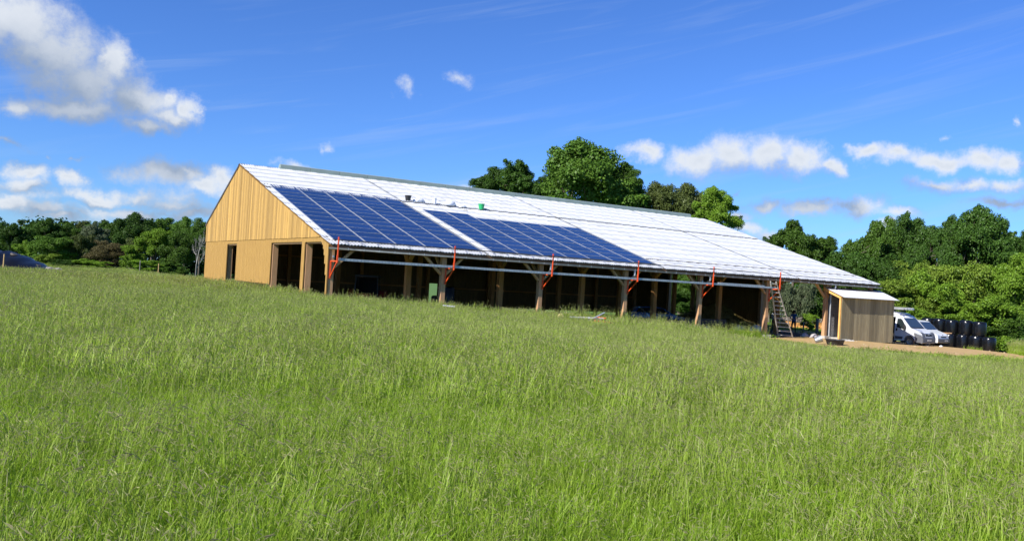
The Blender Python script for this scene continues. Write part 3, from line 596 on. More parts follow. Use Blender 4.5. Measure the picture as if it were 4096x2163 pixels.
mb = MB(); mb.box(-.3, .3, -.15, .15, 0, .03); o = mb.build('white_offcut', M['sheet']); o.location = (5.1, -2.6, g(5.1, -2.6) + .42); o.rotation_euler = (.1, .05, -.5); tag(o, 'small white sheet offcut lying on the grass in front of the second post', 'sheet')
# ------------------------------------------------------------------ inside the barn: tractor, barrels, blue car, hay, trailer
M['red'] = mat('tractor_red', (.32, .03, .02), .45, nscale=4, namt=.2); M['tyre'] = mat('tyre_rubber', (.03, .029, .028), .9, nscale=12, namt=.3); M['glass'] = mat('dark_glass', (.02, .028, .03), .06, spec=.8); M['black'] = mat('black_plastic', (.02, .02, .02), .5); M['plate'] = mat('number_plate', (.75, .75, .72), .5)
def wheel(par, loc, r, w, axis, rimm, n=22, name='wheel'):
    mb = MB(); mb.lathe([(r * .60, -w / 2), (r * .93, -w / 2), (r, -w * .36), (r, w * .36), (r * .93, w / 2), (r * .60, w / 2)], n, axis=axis); o = mb.build(name, M['tyre'], par, smooth=False); o.location = loc
    mb = MB(); mb.lathe([(0, -w * .30), (r * .16, -w * .32), (r * .2, -w * .22), (r * .5, -w * .25), (r * .605, -w * .42), (r * .61, w * .42), (r * .5, w * .25), (r * .2, w * .22), (r * .16, w * .32), (0, w * .30)], n, axis=axis); mb.build('rim', rimm, o)
    return o
tz = -2.72
tr_ = empty('tractor', (6.5, 11.3, tz), R(-118), 'red farm tractor parked in the dark left bay of the barn', 'tractor')
def tp(mb, n, m, **k): return mb.build(n, m, tr_, **k)
mb = MB(); mb.box(.6, 2.3, -.4, .4, .75, 1.45); tp(mb, 'hood', M['red'], bevel=.05)
mb = MB(); mb.box(-.8, .6, -.35, .35, .55, 1.0); mb.box(.5, 2.2, -.25, .25, .5, .76); tp(mb, 'chassis', M['black'])
mb = MB()
for x in (-.85, .62):
    for y_ in (-.74, .74): mb.beam((x, y_, 1.05), (x * .93, y_ * .9, 2.42), .07, .07)
tp(mb, 'cab_frame', M['black'])
mb = MB(); mb.box(-.95, .72, -.75, .75, 2.42, 2.58); tp(mb, 'cab_roof', M['black'], bevel=.04)
mb = MB(); mb.box(-.80, -.78, -.68, .68, 1.1, 2.4); tp(mb, 'rear_window', mat('dull_cab_glass', (.015, .015, .012), .6, spec=.15))  # cab glass made near black and dull to keep reflections low
mb = MB(); mb.box(-.74, .56, -.71, -.69, 1.1, 2.4); mb.box(-.74, .56, .69, .71, 1.1, 2.4); tp(mb, 'side_window', M['glass'])
for y_ in (-1, 1):
    mb = MB(); pts = [Vector((-.45 + .85 * math.cos(t_), 0, .8 + .85 * math.sin(t_))) for t_ in np.linspace(.3, 2.9, 9)]
    for a, b_ in zip(pts, pts[1:]): mb.add([a + Vector((0, y_ * .72, 0)), b_ + Vector((0, y_ * .72, 0)), b_ + Vector((0, y_ * 1.2, 0)), a + Vector((0, y_ * 1.2, 0))], [(0, 1, 2, 3)])
    tp(mb, 'fender', M['red'])
    wheel(tr_, (-.45, y_ * .95, .8), .8, .42, 'Y', M['red']); wheel(tr_, (1.75, y_ * .8, .5), .5, .3, 'Y', M['red'])
mb = MB(); mb.box(-.98, -.955, -.2, .2, 2.45, 2.55); tp(mb, 'number_plate', M['plate'])
M['barrel'] = mat('blue_black_barrel', (.03, .045, .075), .3, nscale=3, namt=.2)
for (x, y_, r, h, l) in ((12.55, 11.8, .38, 2.1, 'tall dark blue tank standing right of the small rear doorway in the barn'), (11.95, 12.55, .30, 1.45, 'low dark blue barrel standing in front of the small rear doorway')):
    mb = MB(); mb.lathe([(0, 0), (r * .96, 0), (r, .05), (r, h * .33), (r * 1.03, h * .35), (r, h * .37), (r, h * .64), (r * 1.03, h * .66), (r, h * .68), (r, h - .12), (r * .8, h - .03), (r * .3, h), (0, h)], 20); o = mb.build('barrel', M['barrel'], smooth=True); o.location = (x, y_, tz); tag(o, l, 'barrel')
M['hay'] = mat('hay', (.50, .38, .11), .95, nscale=9, col2=(.30, .21, .06), bump=1)
hp = np.random.default_rng(4); V = []; F = []
for i in range(2600):
    t_ = hp.uniform(10.6, 17.8); hgt = 1.35 * math.exp(-((t_ - 15.2) / 2.6) ** 2) + .35; x = hp.uniform(37.2, 40.8); z = tz + hgt * ((x - 36.9) / 3.6) ** .8 * hp.uniform(.75, 1.05); p = Vector((x, t_, z)); d_ = Vector(hp.normal(0, 1, 3)); d_.z *= .4; d_ = d_.normalized() * .22; e_ = Vector(hp.normal(0, 1, 3)).normalized() * .03
    k = len(V); V += [p - d_, p + d_, p + d_ + e_, p - d_ + e_]; F.append((k, k + 1, k + 2, k + 3))
mb = MB(); mb.add(V, F)
xx = np.linspace(36.9, 40.95, 10); yy = np.linspace(10.4, 18, 14); W_ = [(x, y_, tz + (1.35 * math.exp(-((y_ - 15.2) / 2.6) ** 2) + .35) * ((x - 36.9) / 3.6) ** .8 - .04) for y_ in yy for x in xx]
mb.add(W_, [(j * 10 + i, j * 10 + i + 1, (j + 1) * 10 + i + 1, (j + 1) * 10 + i) for j in range(13) for i in range(9)]); tag(mb.build('hay_heap', M['hay']), 'heap of loose yellow hay against the dark end wall inside the barn', 'hay', kind='stuff')
bag((35.4, 5.6, tz), 1.3, .8, .5, 'bundle of white plastic sheeting on the ground in front of the hay', 31); bag((34.6, 6.6, tz), .9, .6, .4, 'second crumpled white sheeting bundle left of the first below the hay', 32)
# flat farm trailer below the blue car
tl_ = empty('farm_trailer', (26.8, 3.2, tz), R(8), 'low grey flatbed trailer standing between the two right hand inner posts', 'trailer')
mb = MB(); mb.box(-2.2, 2.2, -.95, .95, .52, .66); mb.box(-2.2, 2.2, -.95, -.9, .66, .95); mb.build('bed', mat('trailer_grey', (.035, .035, .033), .7, nscale=3), tl_)
for x in (-.8, .3):
    for y_ in (-.8, .8): wheel(tl_, (x, y_, .36), .36, .2, 'Y', M['plate'])
mb = MB(); mb.beam((2.2, 0, .5), (3.3, 0, .42), .1, .1); mb.build('drawbar', M['black'], tl_)
# ------------------------------------------------------------------ vehicles
M['vanwhite'] = mat('white_car_paint', (.70, .71, .72), .28, coat=.4, nscale=2, namt=.02); M['grey_pl'] = mat('grey_bumper_plastic', (.10, .105, .12), .5, nscale=4, namt=.1)
M['lamp'] = mat('headlight_glass', (.45, .48, .52), .12, spec=.8); M['rimgrey'] = mat('dusty_steel_rim', (.42, .39, .33), .5, .3, nscale=9, namt=.25); M['dusty'] = mat('dusty_tyre', (.12, .105, .09), .95, nscale=8, namt=.3)
M['blueprint'] = mat('blue_print', (.05, .10, .42), .4); M['carblue'] = mat('blue_car_paint', (.03, .10, .26), .25, coat=.5); M['windsc'] = mat('windscreen_glass', (.03, .045, .06), .05, spec=1.0)
def arc(cx, cz, r, n=8): return [(cx + r * math.cos(t_), cz + r * math.sin(t_)) for t_ in np.linspace(0, math.pi, n)]
class Vehicle:
    def __init__(s, root, prof, width, hwf, zlev, hole=None, paint=None):
        s.root = root; s.hw = lambda x, z: width / 2 * hwf(x, z); s.prof = prof
        P = []
        n = len(prof)
        for i in range(n):
            (xa, za), (xb, zb_) = prof[i], prof[(i + 1) % n]; P.append((xa, za))
            ts = sorted(t_ for t_ in [(zl - za) / (zb_ - za) for zl in zlev if abs(zb_ - za) > 1e-6] if 1e-3 < t_ < .999)
            P += [(xa + (xb - xa) * t_, za + (zb_ - za) * t_) for t_ in ts]
        bm = bmesh.new()
        for sd in (1, -1):
            b2 = bmesh.new(); vs = [b2.verts.new((x, 0, z)) for x, z in P]; b2.faces.new(vs)
            bmesh.ops.triangulate(b2, faces=b2.faces[:]) if False else None
            for zl in zlev: bmesh.ops.bisect_plane(b2, geom=b2.verts[:] + b2.edges[:] + b2.faces[:], plane_co=(0, 0, zl), plane_no=(0, 0, 1))
            for xl in ([hole[0], hole[1]] if hole else []) + [-.3, -.7, -1.2, -2.0]: bmesh.ops.bisect_plane(b2, geom=b2.verts[:] + b2.edges[:] + b2.faces[:], plane_co=(xl, 0, 0), plane_no=(1, 0, 0))
            if hole and sd == hole[4]:
                dead = [f for f in b2.faces if hole[0] < f.calc_center_median().x < hole[1] and hole[2] < f.calc_center_median().z < hole[3]]
                bmesh.ops.delete(b2, geom=dead, context='FACES')
            for v in b2.verts: v.co.y = sd * s.hw(v.co.x, v.co.z)
            bmesh.ops.triangulate(b2, faces=b2.faces[:])
            me = bpy.data.meshes.new('t'); b2.to_mesh(me); bm.from_mesh(me); b2.free(); bpy.data.meshes.remove(me)
        for i in range(len(P)):
            (xa, za), (xb, zb_) = P[i], P[(i + 1) % len(P)]
            bm.faces.new([bm.verts.new((x, y_ * s.hw(x, z), z)) for x, z, y_ in ((xa, za, 1), (xb, zb_, 1), (xb, zb_, -1), (xa, za, -1))])
        bmesh.ops.remove_doubles(bm, verts=bm.verts[:], dist=.004); bmesh.ops.recalc_face_normals(bm, faces=bm.faces[:])
        me = bpy.data.meshes.new('body'); bm.to_mesh(me); bm.free(); me.materials.append(paint or M['vanwhite'])
        me.shade_smooth(); me.set_sharp_from_angle(angle=R(28)); link(bpy.data.objects.new('body', me), root)
    def side(s, name, poly, m, sd, o=.006):
        mb = MB(); k = len(poly)
        ring = [(x, sd * (s.hw(x, z) + o), z) for x, z in poly]; inn = [(x, sd * (s.hw(x, z) - .02), z) for x, z in poly]
        mb.add(ring + inn, [tuple(range(k))] + [(j, (j + 1) % k, k + (j + 1) % k, k + j) for j in range(k)]); return mb.build(name, m, s.root)
    def front(s, name, pts, f0, f1, m, o=.008, n=6):
        """a patch following profile points pts across the width between fractions f0..f1"""
        mb = MB(); V = []; k = len(pts)
        for i, (x, z) in enumerate(pts):
            a, b_ = pts[max(i - 1, 0)], pts[min(i + 1, k - 1)]; d_ = Vector((b_[0] - a[0], b_[1] - a[1])).normalized(); nx, nz_ = abs(d_.y), abs(d_.x)
            for j in range(n + 1): V.append((x + nx * o, (f0 + (f1 - f0) * j / n) * s.hw(x, z), z + nz_ * o))
        mb.add(V, [(i * (n + 1) + j, i * (n + 1) + j + 1, (i + 1) * (n + 1) + j + 1, (i + 1) * (n + 1) + j) for i in range(k - 1) for j in range(n)]); return mb.build(name, m, s.root)
def hwv(top, z0=1.2, z1=2.5, nose=.14):
    return lambda x, z: (1 - (1 - top) * ss((z - z0) / (z1 - z0)) - .03 * ss((.6 - z) / .4)) * (1 - nose * float(ss((x + .75) / .75)) ** 1.3)
# van 1: high roofed, sliding door open
r1 = empty('white_van', (46.2, -1.4, -3.13), R(-86), 'high roofed white van with open side door and a roof rack, next to the shed', 'van')
wx = -.98
prof = [(0, .34), (.0, .62), (-.05, .80), (-.10, .98), (-.42, 1.15), (-.92, 1.34), (-1.62, 2.08), (-1.78, 2.20), (-2.15, 2.39), (-2.7, 2.5), (-3.4, 2.53), (-5.3, 2.5), (-5.42, 2.3), (-5.45, .42), (-4.75, .36)] + arc(-4.3, .36, .42)[::-1] + [(-3.85, .34), (-1.42, .34)] + arc(wx, .36, .43)[::-1] + [(-.5, .30), (-.05, .27)]
prof = [p for i, p in enumerate(prof)]
vn = Vehicle(r1, prof, 2.05, hwv(.86, 1.2, 2.45), [.62, .9, 1.2, 1.5, 1.8, 2.1, 2.33], hole=(-3.45, -2.16, .5, 2.15, -1))
mb = MB(); mb.box(-5.2, -1.9, -.84, .84, .46, .5); mb.box(-1.92, -1.88, -.84, .84, .5, 2.3); mb.box(-5.25, -1.9, .80, .84, .5, 2.2); mb.build('cargo_dark_box', M['black'], r1)  # black inside, putting the shade of the open doorway into the colour
vn.side('door_seam', [(-2.14, .44), (-2.115, .44), (-2.115, 2.1), (-2.14, 2.1)], M['grey_pl'], -1, .003)
vn.side('side_window', [(-2.0, 1.33), (-1.28, 1.24), (-1.22, 1.36), (-1.62, 1.92), (-1.75, 2.0), (-2.0, 1.98)], M['glass'], -1, .04); vn.side('side_window', [(-2.0, 1.33), (-1.28, 1.24), (-1.22, 1.36), (-1.62, 1.92), (-1.75, 2.0), (-2.0, 1.98)], M['glass'], 1, .04)
vn.side('rub_strip', [(-2.1, .46), (-1.52, .46), (-1.50, .66), (-2.1, .66)], M['grey_pl'], -1, .012)
vn.side('door_handle', [(-2.06, 1.06), (-1.95, 1.06), (-1.93, 1.24), (-2.04, 1.26)], M['black'], -1, .03)
vn.side('slide_rail', [(-3.5, 2.2), (-2.2, 2.2), (-2.2, 2.24), (-3.5, 2.24)], M['grey_pl'], -1, .01)
vn.front('windscreen', [(-.97, 1.39), (-1.2, 1.63), (-1.60, 2.05)], -.93, .93, M['windsc'], .012)
vn.front('wiper_panel', [(-.84, 1.32), (-.97, 1.385)], -.9, .9, M['black'], .012)
vn.front('bumper', [(-.0, .29), (.005, .45), (.0, .62), (-.025, .72)], -1.0, 1.0, M['grey_pl'], .03, 8)
for sd in (-1, 1):
    vn.side('bumper_corner', [(-.52, .30), (.0, .30), (.0, .72), (-.06, .86), (-.44, 1.09), (-.58, 1.06), (-.62, .9), (-.52, .62)], M['grey_pl'], sd, .018)
    vn.side('headlight', [(-.12, .86), (-.03, .80), (-.10, .97), (-.40, 1.12), (-.56, 1.08), (-.52, .98)], M['lamp'], sd, .03)
    vn.front('bumper_corner', [(-.02, .66), (-.06, .82), (-.11, .98), (-.28, 1.07)], sd * .56, sd * 1.0, M['grey_pl'], .02, 4)
    mb = MB(); mb.box(-.10, .10, sd * 1.02, sd * 1.24, 1.22, 1.30); mb.box(-.07, .09, sd * 1.08, sd * 1.25, 1.26, 1.56); o = mb.build('mirror', M['black'], r1, bevel=.02); o.location = (-1.35, 0, 0)
    for x in (wx, -4.3): wheel(r1, (x, sd * .88, .34), .345, .23, 'Y', M['rimgrey']).data.materials[0] = M['dusty']
vn.front('grille', [(-.03, .74), (-.065, .86), (-.095, .97)], -.50, .50, M['black'], .022)
vn.front('grille_trim', [(-.095, .96), (-.13, 1.0)], -.54, .54, M['galv'], .026); vn.front('grille_trim', [(-.02, .71), (-.035, .745)], -.52, .52, M['vanwhite'], .026)
mb = MB(); mb.beam((.005, -.12, .93), (.02, 0, .98), .012, .03); mb.beam((.02, 0, .98), (.005, .12, .93), .012, .03); mb.beam((.015, -.12, .87), (.03, 0, .92), .012, .03); mb.beam((.03, 0, .92), (.015, .12, .87), .012, .03); o = mb.build('chevron_badge', M['galv'], r1); o.location = (-.045, 0, 0)
mb = MB(); mb.box(.035, .045, -.27, .27, .44, .55); pl = mb.build('number_plate', M['plate'], r1)
mb = MB()
for i, y_ in enumerate((-.2, -.14, -.06, 0, .06, .14, .2)): mb.box(.045, .047, y_ - .016, y_ + .016, .47, .525)
mb.build('plate_text', M['black'], pl)
# blue lettering on bonnet and the chequered stripe on the roof edge
mb = MB(); rr = random.Random(2)
for i in range(16):
    t_ = i / 15; x = -.82 + .42 * t_ + rr.uniform(-.04, .04); y_ = -.72 + .42 * t_ + rr.uniform(-.06, .06); zz = lambda x_: np.interp(-x_, [.10, .42, .92], [.98, 1.15, 1.34]) + .014
    mb.add([(x - .05, y_ - .035, zz(x - .05)), (x + .04, y_ - .02, zz(x + .04)), (x + .04, y_ + .04, zz(x + .04)), (x - .05, y_ + .03, zz(x - .05))], [(0, 1, 2, 3)])
mb.build('bonnet_lettering', M['blueprint'], r1)
xs_, zs_ = [1.66, 1.78, 2.15, 2.7, 3.4], [2.10, 2.20, 2.39, 2.5, 2.53]
mb = MB()
for i in range(11):
    for j in range(3):
        if (i + j) % 2 and j == 1 or j != 1 and i % 5 != 4:
            x = -(1.72 + i * .13); x2 = x - .115; y_ = -.60 + j * .085
            mb.add([(x, y_, np.interp(-x, xs_, zs_) + .012), (x, y_ + .075, np.interp(-x, xs_, zs_) + .012), (x2, y_ + .075, np.interp(-x2, xs_, zs_) + .012), (x2, y_, np.interp(-x2, xs_, zs_) + .012)], [(0, 1, 2, 3)])
mb.build('blue_stripe', M['blueprint'], r1)
rk = MB(); rk.box(-5.2, -1.7, -.72, -.66, 2.66, 2.84); rk.box(-5.2, -1.7, .66, .72, 2.66, 2.84); rk = rk.build('roof_rack', M['galv'], r1)
mb = MB()
for x in (-5.1, -4.2, -3.3, -2.4): mb.box(x - .03, x + .03, -.72, .72, 2.64, 2.68); mb.box(x - .02, x + .02, -.7, -.66, 2.45, 2.66); mb.box(x - .02, x + .02, .66, .7, 2.45, 2.66)
mb.build('rack_bar', M['black'], rk)
for y_ in (-.45, -.2, .1, .4):
    mb = MB(); mb.box(-5.3, -1.45 - abs(y_) * .2, y_ - .09, y_ + .09, 2.69, 2.80); mb.build('roof_load', M['galv'], rk)
# van 2: older low van
r2 = empty('white_van', (50.35, .0, -3.2), R(-85), 'older low white van with round bonnet parked behind the high roofed van', 'van')
prof = [(0, .42), (-.02, .62), (-.06, .86), (-.22, .98), (-.95, 1.22), (-1.62, 1.86), (-1.78, 1.93), (-2.6, 1.97), (-4.5, 1.96), (-4.62, 1.7), (-4.65, .42), (-4.1, .36)] + arc(-3.7, .34, .38)[::-1] + [(-3.3, .34), (-1.3, .34)] + arc(-.86, .34, .39)[::-1] + [(-.44, .32), (-.04, .3)]
v2 = Vehicle(r2, prof, 1.92, hwv(.88, 1.1, 1.95, .1), [.62, .86, 1.2, 1.5, 1.75])
v2.front('windscreen', [(-1.0, 1.28), (-1.25, 1.52), (-1.58, 1.83)], -.92, .92, M['windsc'], .012)
v2.front('bumper', [(0, .33), (.0, .5), (-.015, .62)], -1.02, 1.02, M['grey_pl'], .05, 8)
v2.front('grille', [(-.035, .70), (-.06, .80)], -.42, .55, M['black'], .02)
for sd in (-1, 1):
    v2.front('headlight', [(-.03, .64), (-.055, .80), (-.10, .90)], sd * .60, sd * .93, M['lamp'], .02, 3)
    v2.side('side_window', [(-2.0, 1.26), (-1.2, 1.24), (-1.25, 1.36), (-1.66, 1.74), (-2.0, 1.76)], M['glass'], sd, .04)
    mb = MB(); mb.box(-.08, .08, sd * .98, sd * 1.16, 1.2, 1.42); o = mb.build('mirror', M['black'], r2, bevel=.02); o.location = (-1.2, 0, 0)
    for x in (-.86, -3.7): wheel(r2, (x, sd * .82, .32), .32, .2, 'Y', M['rimgrey'])
mb = MB(); mb.box(.04, .05, .1, .6, .42, .52); pl = mb.build('number_plate', M['plate'], r2)
mb = MB()
for y_ in (.17, .23, .32, .38, .44, .53): mb.box(.05, .052, y_ - .014, y_ + .014, .445, .5)
mb.build('plate_text', M['black'], pl)
mb = MB(); mb.box(-.1, -.07, -.06, .06, .9, .93); mb.build('badge', M['black'], r2)
# blue car inside
r3 = empty('blue_car', (30.3, 7.9, -2.72), R(-32), 'dark blue estate car parked inside the barn behind the flatbed trailer', 'car')
prof = [(0, .3), (0, .6), (-.08, .74), (-1.0, .94), (-1.75, 1.38), (-2.3, 1.44), (-3.5, 1.42), (-4.1, 1.0), (-4.15, .4), (-3.75, .3)] + arc(-3.3, .3, .34)[::-1] + [(-2.9, .26), (-1.3, .26)] + arc(-.85, .3, .34)[::-1] + [(-.45, .26)]
v3 = Vehicle(r3, prof, 1.72, hwv(.74, .85, 1.44, .1), [.6, .95, 1.2], paint=M['carblue'])
for sd in (-1, 1):
    v3.side('side_window', [(-1.28, .98), (-3.75, 1.0), (-3.45, 1.35), (-2.3, 1.38), (-1.8, 1.33)], M['glass'], sd, .04)
    mb = MB(); mb.box(-.08, .06, sd * .84, sd * 1.02, .95, 1.07); o = mb.build('mirror', M['carblue'], r3, bevel=.015); o.location = (-1.3, 0, 0)
    for x in (-.85, -3.3): wheel(r3, (x, sd * .76, .3), .3, .18, 'Y', M['rimgrey'])
v3.front('windscreen', [(-1.05, .98), (-1.7, 1.34)], -.9, .9, M['windsc'], .012)
# ------------------------------------------------------------------ wrapped silage bales
mt = mat('black_stretch_film', (.005, .0055, .007), .2, nscale=2.5, namt=.3, bump=.35, stretch=(1, 1, 9), spec=.5); M['film'] = mt
protos = []
for k in range(3):
    rr = random.Random(k + 40); ph = [rr.uniform(0, 6) for _ in range(4)]
    mb = MB(); mb.lathe([(0, .0), (.52, 0), (.585, .03), (.615, .12), (.63, .35), (.635, .6), (.625, .85), (.605, 1.0), (.56, 1.09), (.48, 1.13), (.3, 1.15), (0, 1.15)], 32, wob=lambda t_, z: .012 * math.sin(3 * t_ + ph[0]) + .008 * math.sin(7 * t_ + ph[1] + z * 3) + .005 * math.sin(17 * t_ + ph[2]))
    protos.append(me_of(mb, 'wrapped_bale', M['film'])); protos[-1].shade_smooth()
BALES = [(53.76, 1.54, 0, 'black wrapped bale on the ground right behind the older van, lower row'), (53.93, .53, 0, 'second visible black wrapped bale from the vans, lower row'), (54.04, -.48, 0, 'third visible black wrapped bale from the vans, lower row'), (54.10, -1.49, 0, 'rightmost black wrapped bale, lower row at the end of the stack'), (53.77, 2.55, 0, 'black wrapped bale mostly hidden behind the older van, lower row'), (53.77, 3.56, 0, 'black wrapped bale hidden between the two vans, lower row'), (53.9, 4.57, 0, 'black wrapped bale hidden behind the high roofed van, lower row'), (54.3, -.55, 1, 'rightmost black wrapped bale in the upper row of the stack'), (54.22, .55, 1, 'second black wrapped bale from the right in the upper row'), (54.06, 1.62, 1, 'third black wrapped bale from the right in the upper row'), (53.96, 2.64, 1, 'fourth black wrapped bale from the right, upper row, above the older van'), (54.0, 3.66, 1, 'leftmost visible black wrapped bale, upper row behind the high van roof')]
for i, (x, y_, up, l) in enumerate(BALES):
    o = bpy.data.objects.new('wrapped_bale', protos[i % 3]); COL.objects.link(o); o.location = (x, y_, g(54, 0) + .0 + (1.17 if up else 0) + (0 if up else g(x, y_) - g(54, 0))); o.rotation_euler = (random.uniform(-.03, .03), random.uniform(-.03, .03), random.uniform(0, 6)); o.scale = (random.uniform(.84, .87), random.uniform(.84, .87), random.uniform(1.02, 1.08))
    tag(o, l, 'bale', 'black wrapped silage bales')
mb = MB(); mb.box(-.4, .4, -.06, .06, 0, .1); o = mb.build('timber_offcut', M['brace']); o.location = (53.3, 1.55, g(54, 0) + 1.19); o.rotation_euler = (0, 0, -.5); tag(o, 'pale timber offcut lying on the lower bale beside the older van', 'timber')
bag((48.1, -1.2, g(48.1, -1.2)), .28, .2, .14, 'white and green litter bag on the dirt between the two vans', 55)
# ------------------------------------------------------------------ sheeted silage heap on the far left
M['sheetblk'] = mat('black_silage_sheet', (.006, .007, .010), .34, nscale=1.3, namt=.3, bump=1.0, stretch=(2.5, .7, .7), spec=.35)
c0 = Vector((-11.4, 49.2, 0)); ax = Vector((.85, -.52, 0)); ay = Vector((.52, .85, 0))
heap = empty('silage_heap', (c0.x, c0.y, g(c0.x, c0.y)), math.atan2(ax.y, ax.x), 'long heap covered in shiny black plastic sheeting at the left edge of the field', 'silage heap')
V = []; nu, nv = 60, 22
for i in range(nu + 1):
    u = -13 + 16.6 * i / nu; hh = 1.75 * float(ss((3.6 - u) / 6.0)) ** .8
    for j in range(nv + 1):
        a = math.pi * j / nv; cr = .07 * math.sin(u * 5 + a * 2) * math.sin(a) + .05 * math.sin(u * 11 + a * 5)
        V.append((u + .5 * math.sin(a), -3.4 * math.cos(a) * (.55 + .45 * hh / 1.75), (hh + cr * hh) * math.sin(a) ** .7 - .05))
mb = MB(); mb.add(V, [(i * (nv + 1) + j, i * (nv + 1) + j + 1, (i + 1) * (nv + 1) + j + 1, (i + 1) * (nv + 1) + j) for i in range(nu) for j in range(nv)]); mb.build('plastic_sheet', M['sheetblk'], heap, smooth=True)
for i, (u, v, l) in enumerate(((-2.2, -.5, 'old tyre weighing down the top of the black sheeted heap, left one'), (-.4, -.4, 'old tyre on the shoulder of the black sheeted heap, middle one'), (1.7, -.3, 'old tyre low on the right slope of the black sheeted heap'))):
    mb = MB(); mb.lathe([(.17, -.09), (.28, -.1), (.33, -.05), (.33, .05), (.28, .1), (.17, .09)], 18); o = mb.build('old_tyre', M['dusty'], smooth=True); p = c0 + ax * u + ay * v; hh = 1.75 * float(ss((3.6 - u) / 6.0)) ** .8
    o.location = (p.x, p.y, g(c0.x, c0.y) + hh * 1.02 + .05); o.rotation_euler = (.1, .25, 0); tag(o, l, 'tyre', 'old tyres on the silage heap')
for i, (u, v, s_) in enumerate(((3.3, -1.2, .5), (3.9, -.9, .42))):
    mb = MB(); mb.lathe([(.02, 0), (.5, .05), (.52, .3), (.3, .55), (.02, .6)], 10, wob=lambda t_, z: .15 * math.sin(3 * t_ + z * 8)); mb.v = [(x * s_ * 1.6, y_ * s_, z * s_) for x, y_, z in mb.v]; o = mb.build('sand_sack', mat('dusty_sack', (.30, .27, .24), .9, nscale=6)); p = c0 + ax * u + ay * v; o.location = (p.x, p.y, g(p.x, p.y) + .25); tag(o, ('left' if i == 0 else 'right') + ' dusty sack lying at the right foot of the black sheeted heap', 'sack', 'sacks at the heap')
# stakes and fence posts
M['stake'] = mat('wooden_stake', (.50, .34, .15), .85, nscale=6); M['oldpost'] = mat('old_grey_post', (.20, .19, .17), .9, nscale=6); M['yellow'] = mat('yellow_marker', (.62, .50, .10), .6)
for (x, y_, h, r, m_, n, l, cat) in ((-12.9, 36.5, 1.5, .05, 'stake', 'fence_stake', 'pale wooden stake in front of the black sheeted heap', 'stake'), (.3, 62, 1.5, .05, 'oldpost', 'fence_post', 'thin grey fence post at the meadow edge below the tallest rounded tree, left one', 'post'), (1.9, 60, 1.4, .05, 'stake', 'fence_post', 'thin pale fence post at the meadow edge, middle one left of the barn', 'post'), (4.4, 53, 1.7, .05, 'oldpost', 'fence_post', 'thin grey fence post nearest the barn gable in the meadow', 'post'),
      (49.5, -7.8, .9, .018, 'yellow', 'marker_stake', 'thin yellow marker stake in the tall grass behind the dirt yard, left one', 'stake'), (49.4, -9.0, .9, .018, 'yellow', 'marker_stake', 'thin yellow marker stake in the tall grass at the right photo edge', 'stake'),
      (43.6, 8.0, .85, .06, 'oldpost', 'fence_post', 'thin dark post behind the man in the blue shirt', 'post'), (44.3, 7.2, 1.25, .14, 'oldpost', 'fence_post', 'thick dark post with a shrub behind it, beside the shed', 'post')):
    mb = MB(); mb.tube((0, 0, -.3), (.02, .01, h), r, r * .9, 8); o = mb.build(n, M[m_]); o.location = (x, y_, g(x, y_)); tag(o, l, cat)
# log pile behind the barn
M['logend'] = mat('cut_log_end', (.62, .32, .10), .8, nscale=5, namt=.35, rnd=.25); M['bark'] = mat('grey_bark', (.20, .17, .14), .95, nscale=7, namt=.4)
wp = empty('log_pile', (54.6, 15.4, -2.95), math.atan2(-.52, .85), 'long pile of split firewood logs on the grass behind the open end bay', 'log pile')
rr = random.Random(9); ml = MB(); mg = MB()
for row in range(8):
    x = -3.6 + .06 * (row % 2)
    while x < 3.8:
        d_ = rr.uniform(.10, .17); z = .07 + row * .125 + .03 * math.sin(x * 2.2); t_ = ml if row < 4 + math.sin(x * 1.3) else mg
        n = rr.choice((3, 5, 6)); yj = rr.uniform(-.06, .04)
        if t_ is ml: t_.tube((x, -.3 + yj, z), (x, .5, z), d_ * .52, n=n)
        else: t_.tube((x - .1, -.3 + yj, z), (x + rr.uniform(.1, .4), rr.uniform(-.25, .4), z + rr.uniform(-.05, .06)), d_ * .5, n=n)
        x += d_
o = ml.build('split_log', M['logend'], wp); o['kind'] = 'stuff'; o = mg.build('bark_log', M['bark'], wp); o['kind'] = 'stuff'
